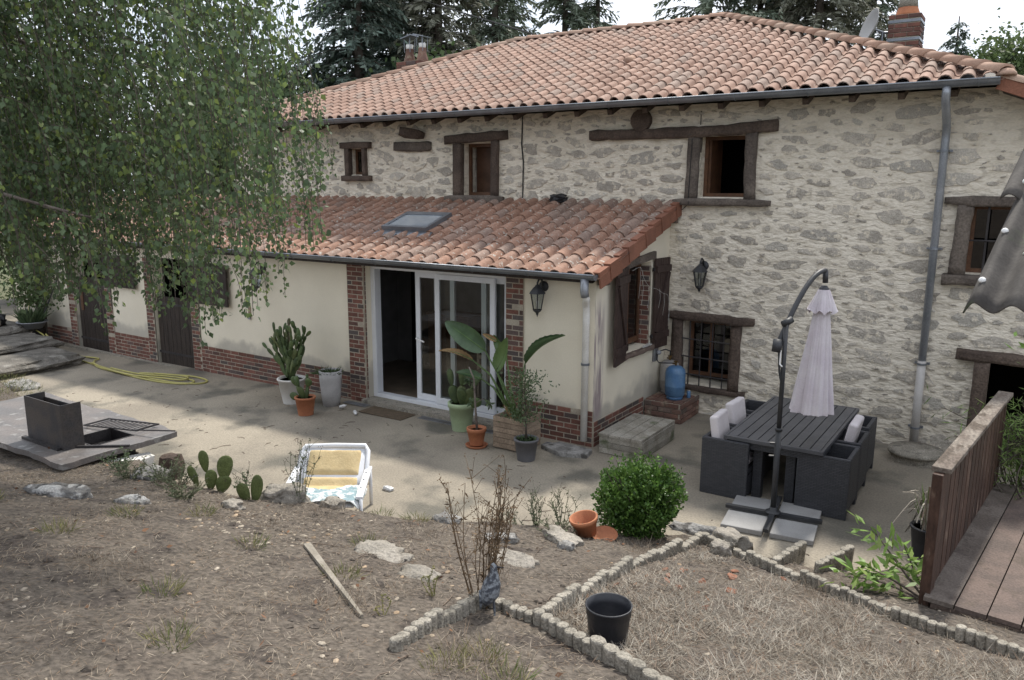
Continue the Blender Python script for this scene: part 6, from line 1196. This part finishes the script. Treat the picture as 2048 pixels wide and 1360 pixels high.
p,r_=onground(150,-3.5,4.8,-10,-4.8,12); n=len(p); p[:,2]+=.012; a=r_.uniform(0,6.3,n); v,f=leaves(p,np.stack([np.cos(a),np.sin(a),r_.uniform(0,.5,n)],1),np.tile([0,0,1.],(n,1))+r_.normal(0,.5,(n,3)),r_.uniform(.02,.055,n),r_.uniform(.015,.035,n)); o=mesh_obj('fallen_leaves',v,f,'dead_leaf',None,False,'stuff',r_.random(n)); o['label']='brown fallen leaves scattered over bank and bed'; o['category']='leaves'
b=MB(); rs=random.Random(5)
for k in range(110):
    x=rs.uniform(-3,4.2); y=rs.uniform(-9.6,-5); 
    if y>edge_y(x)-.1: continue
    a=rs.uniform(0,6.3); l=rs.uniform(.05,.28); z=ground(x,y); x2,y2=x+l*math.cos(a),y+l*math.sin(a); b.tube([(x,y,z+.006),((x+x2)/2+rs.gauss(0,.01),(y+y2)/2,(z+ground(x2,y2))/2+.014),(x2,y2,ground(x2,y2)+.006)],[.004,.0035,.002],4,True,rs.random())
for k in range(150):
    x=rs.uniform(-9,3.4); y=rs.uniform(-5.6,-2.9)
    if y<edge_y(x)+.1: continue
    a=rs.uniform(0,6.3); l=rs.uniform(.02,.20)*rs.random()+.02; z=zt(x)+.005; b.tube([(x,y,z),(x+l*.5*math.cos(a)+rs.gauss(0,.01),y+l*.5*math.sin(a),z+.003),(x+l*math.cos(a+.2),y+l*math.sin(a+.2),z)],[.004,.004,.002],4,True,rs.random())
o=b.build('fallen_twigs','twig',None,False,'stuff'); o['label']='thin dark twigs fallen on bank and terrace'; o['category']='twigs'
# ---------------------------------------------------------------- trees
FW=V(-.551,.8346,0); RT=V(.8346,.551,0)
def birch():
    r_=np.random.default_rng(17); rs=random.Random(17); base=CAM+FW*6.2+RT*(-5.7); base.z=bank(base.x,base.y)-.05
    P=thing('weeping_birch','large weeping birch with curtains of small leaves hanging over the annex','tree',base)
    MB().tube([base,base+V(.05,.05,2.2),base+V(.2,.25,4.6),base+V(.35,.4,7.2),base+V(.4,.5,9.2)],[.20,.17,.13,.08,.03],12).build('trunk','bark_birch',P,True)
    us=np.array([-1.5,-.66,-.53,-.415,-.35,-.30,-.272,-.235,-.21]); zs=np.array([2.7,2.95,2.78,2.66,2.70,2.92,3.12,3.5,4.25]); ZT=np.array([8.6,8.6,8.6,8.6,8.2,6.6,5.3,4.75,4.5])
    tw=MB(); pp=[];dd=[];lens=[]
    limbs=[]
    for k in range(46):
        u_=rs.uniform(-.9,-.26); dpt=rs.uniform(4.9,9.2); tip=CAM+FW*dpt+RT*(u_*dpt); zb=float(np.interp(u_,us,zs)); ztp=float(np.interp(u_,us,ZT)); tip.z=rs.uniform(zb+.9,ztp-.2); h=min(8.6,tip.z+rs.uniform(-.2,2.2)); st=base+V(.25,.3,max(1.2,h-base.z)); mid=st.lerp(tip,.55)+V(0,0,rs.uniform(.3,.9)); limbs.append(smooth([st,mid,tip],7))
    l0=CAM+FW*5.2+RT*(-3.45); l0.z=3.45; limbs.append(smooth([base+V(.1,.1,2.9),l0+V(-.6,-.3,.28),l0,CAM+FW*5.3+RT*(-2.75)+V(0,0,-.22)],7))
    for q in limbs: tw.tube(q,[.030*(1-.85*i/len(q)) for i in range(len(q))],6,False)
    NC=520; k=0; tries=0; SP=MB()
    while k<NC and tries<9000:
        tries+=1
        u0=rs.uniform(-.95,-.255); d0=rs.uniform(4.7,9.6); zt0=float(np.interp(u0,us,ZT)); zb0=float(np.interp(u0,us,zs)); t0=zb0+.35+(zt0-zb0-.35)*rs.random()**1.15
        if noise.noise(V(u0*8,d0*.7,t0*.8))<-.30 or (u0>-.34 and rs.random()<.35+6.*(u0+.34)): continue
        k+=1
        for jj in range(rs.randint(6,10)):
            dpt=d0+rs.gauss(0,.28); u_=u0+rs.gauss(0,.28)/dpt
            if u_>-.228: continue
            zb=float(np.interp(u_,us,zs))+.30*noise.noise(V(u_*14,dpt*.9,2))+(dpt-7)*.05; top=max(t0+rs.gauss(0,.28),zb+.15); ln=min(rs.uniform(.35,1.15),top-zb+.05); c=CAM+FW*dpt+RT*(u_*dpt); lean=RT*rs.uniform(.02,.20)+FW*rs.gauss(0,.12); p_=[V(c.x,c.y,top)-lean*1.5+V(0,0,.10),V(c.x,c.y,top)-lean*.4+V(0,0,.02),V(c.x,c.y,top-ln*.5)+lean*.25,V(c.x,c.y,top-ln)+lean*.35]; q=smooth(p_,4); SP.tube(q,.0021,3,False)
            m_=int(ln/.0165); shade=rs.random()
            for j in range(m_):
                t=(j+rs.random())/m_; i=t*(len(q)-1); a=q[int(i)].lerp(q[min(int(i)+1,len(q)-1)],i-int(i)); ang=rs.uniform(0,6.3); cx_,sx_=math.cos(ang),math.sin(ang); o_=rs.uniform(.005,.075)*(1-.5*t); pp.append((a.x+cx_*o_,a.y+sx_*o_,a.z-o_*.3)); dd.append((cx_*.6,sx_*.6,-1+rs.gauss(0,.5))); lens.append(rs.uniform(.026,.050))
    SP.build('hanging_twigs','bark',P,kind='stuff')
    tw.build('twigs','bark_birch',P); pp=np.array([tuple(q) for q in pp]); lens=np.array(lens); nr=r_.normal(0,1,(len(pp),3)); v,f=leaves(pp,dd,nr,lens,lens*.82); mesh_obj('crown',v,f,'leaf_birch',P,rnd=r_.random(len(f)))
birch()
def conifer(x,y,h,rad,mat,seed,label,z0=2.5,dens=1.,droop=.35,whorl=.42,sparse=0.,group='tall conifers behind the house',nl=.38):
    r_=np.random.default_rng(seed); P=thing('conifer_tree',label,'tree',(x,y,-.6),group); MB().tube([(x,y,-.6),(x,y,h*.5),(x,y,h)],[.28,.17,.03],9).build('trunk','bark',P,True); b=MB(); pp=[];dd=[]
    z=z0
    while z<h-.3:
        t=(z-z0)/(h-z0); L0=rad*(1-t)**.75+.25; nb=int(7*dens)+2
        for k in range(nb):
            if r_.random()<sparse: continue
            a=r_.uniform(0,2*np.pi); L_=L0*r_.uniform(.65,1.12); zz=z+r_.uniform(-.2,.2); ca,sa=math.cos(a),math.sin(a); pts=[V(x,y,zz),V(x+ca*L_*.5,y+sa*L_*.5,zz+.06-droop*.2*L_*.5),V(x+ca*L_,y+sa*L_,zz-droop*L_*.75)]; b.tube(pts,[.035*(1-t)+.012,.02,.006],3,False); m_=int(L_/.085)+2
            for j in range(m_):
                s_=(j+.5)/m_; q=pts[0].lerp(pts[1],s_*2) if s_<.5 else pts[1].lerp(pts[2],s_*2-1)
                if s_<.12: continue
                for sg in (-1,1,0): pp.append((q.x+r_.normal(0,.04),q.y+r_.normal(0,.04),q.z+r_.normal(0,.04))); dd.append((ca*.6-sa*sg*.9,sa*.6+ca*sg*.9,-.35+r_.normal(0,.25)-(.5 if sg==0 else 0)))
        z+=whorl*r_.uniform(.7,1.3)
    b.build('branches','bark',P); n=len(pp); v,f=leaves(pp,dd,r_.normal(0,.5,(n,3))+[0,0,1],r_.uniform(nl*.6,nl*1.15,n),nl*.26,shape='l'); mesh_obj('crown',v,f,mat,P,rnd=r_.random(n))
def cw(px,d): q=CAM+FW*d*.982+RT*((px-1024)/1562*d)+FW*0; return q.x,q.y
C=conifer
C(*cw(735,33),19,3.1,'needle_dark',1,'dense dark blue green spruce farthest from the banded chimney',dens=1.5); C(*cw(800,37),20,2.6,'needle_dark',2,'dense dark spruce rising directly behind the twin pot chimney',dens=1.5); C(*cw(885,34),19,2.7,'needle_brown',3,'brownish dense spruce beside the twin pot chimney',dens=1.4)
C(*cw(953,40),21,1.6,'needle',4,'slim sparse pine with a bare trunk behind the overhead cable',sparse=.45,dens=.8); C(*cw(990,38),20,2.0,'needle',5,'thin see through spruce where the cable meets the roof',sparse=.3); C(*cw(1022,42),20,1.8,'needle',6,'thin spruce at the sky gap left of the lone light spruce',sparse=.35)
C(*cw(1120,40),18.5,2.4,'needle',7,'lone light green spruce between two sky gaps',dens=1.,sparse=.12); C(*cw(1180,42),18,1.7,'needle',8,'slim spruce leaning against the lone light spruce',sparse=.2)
C(*cw(1385,36),20,4.6,'needle',9,'broad fir spreading left over the roof apex',dens=1.1,droop=.15,whorl=.5); C(*cw(1480,40),21,4.2,'needle_dark',10,'dark fir directly behind the roof apex',dens=1.2); C(*cw(1590,36),21,4.6,'needle_brown',11,'broad olive fir with hanging boughs right of the roof apex',dens=1.2,droop=.5); C(*cw(1690,39),17,3.4,'needle',12,'fir with thin outer boughs beside the satellite dish',dens=.9,sparse=.15); C(*cw(1850,48),13.2,2.0,'needle_dark',13,'small dark fir tip just behind the banded chimney',sparse=.2)
def clods():
    p,r_=onground(900,-4.5,4.9,-10.2,-4.4,41,lambda x,y:max(.05,noise.noise(V(x*1.1,y*1.1,7))+.25)); b=MB()
    for q in p:
        s_=.008+.03*r_.random()**2.5; b.add([(q[0]+x*s_*r_.uniform(.7,1.3),q[1]+y*s_*r_.uniform(.7,1.3),q[2]+z*s_*.6) for x,y,z in ico],icf,r_.random())
    o=b.build('earth_clods','dirt',None,False,'stuff'); o['label']='small crumbly clods of earth on the bank'; o['category']='earth'
clods()
def broadleaf(x,y,z,rx,rz,n,mat,seed,label,ls=.16,group='broadleaved trees around the house'):
    r_=np.random.default_rng(seed); P=thing('broadleaf_tree',label,'tree',(x,y,-.6),group); b=MB(); b.tube([(x,y,-.6),(x,y,z*.6),(x,y,z+rz*.3)],[.22,.16,.06],8); pp=[]; nc=46
    for k in range(nc):
        d=r_.normal(0,1,3); d/=np.linalg.norm(d); c=arr([x,y,z])+d*arr([rx,rx,rz])*r_.uniform(.45,1.0); b.tube([(x,y,z-.3*rz),tuple(c)],[.05,.012],4,False); m_=n//nc; q=r_.normal(0,1,(m_,3))*arr([.30*rx,.30*rx,.20*rz])*r_.uniform(.6,1.); pp.append(c+q)
    pp=np.concatenate(pp); b.build('trunk','bark',P); v,f=leaves(pp,r_.normal(0,1,pp.shape)+[0,0,-.3],r_.normal(0,.7,pp.shape)+[0,0,1],r_.uniform(ls*.6,ls*1.2,len(pp)),ls*.7); mesh_obj('crown',v,f,mat,P,rnd=r_.random(len(f)))
broadleaf(*cw(1935,30),7.2,1.6,1.7,8000,'leaf_oak',1,'light green rounded tree top right of the banded chimney',.17); broadleaf(*cw(2035,31),7.1,1.6,1.6,8000,'leaf_oak',2,'light green tree top above the side roof',.17)
broadleaf(-17.5,5,4.2,2.6,2.4,13000,'leaf_dark',3,'dark leafy tree behind the far end of the annex',.26); broadleaf(-23,1,4.0,3.,2.8,14000,'leaf_dark',4,'dark leafy tree standing beyond the stone steps',.26); broadleaf(-14.5,12,5.4,3.,2.6,14000,'leaf_dark',5,'dark leafy tree behind the far roof hip',.28); broadleaf(-27,-6,4.6,3.4,3.,13000,'leaf_dark',6,'dark leafy tree farthest beyond the barbecue',.28); broadleaf(-21,10,5.5,3.,2.8,13000,'leaf_dark',7,'dark leafy tree deep behind the annex end',.28)
# climber at the annex end
r_=np.random.default_rng(6); P=thing('wall_climber','tangled climber with a dark stem on the annex wall by the hose','climber',(-14.5,-2.6,0)); b=MB(); b.tube(smooth([(-14.35,-2.62,-.1),(-14.40,-2.60,.8),(-14.3,-2.58,1.6),(-14.5,-2.6,2.3)]),.07,8); b.tube(smooth([(-14.2,-2.6,0),(-14.15,-2.58,1.0),(-14.0,-2.6,2.0)]),.03,6); b.build('stem','bark',P,True)
n=2600; p=np.stack([r_.normal(-14.6,.55,n),r_.normal(-2.72,.13,n),r_.uniform(.75,2.5,n)],1); v,f=leaves(p,r_.normal(0,1,(n,3))+[0,-.3,-.5],r_.normal(0,1,(n,3)),r_.uniform(.05,.10,n),.06); mesh_obj('foliage',v,f,'leaf_oak',P,rnd=r_.random(n))
SP=thing('garden_spade','long handled spade leaning on the wall beside the first stable door','spade',(-13.8,-2.9,.2)); MB().tube([(-13.95,-2.85,.35),(-13.55,-2.50,1.52)],.018,6).build('handle','black_metal',SP); MB().bar((-13.54,-2.56,1.56),(-13.50,-2.40,1.54),.03,.03).build('grip','black_metal',SP); b=MB(); b.bar((-14.08,-2.96,.02),(-13.95,-2.85,.36),.17,.012,(1,0,0)); b.build('blade','iron',SP)
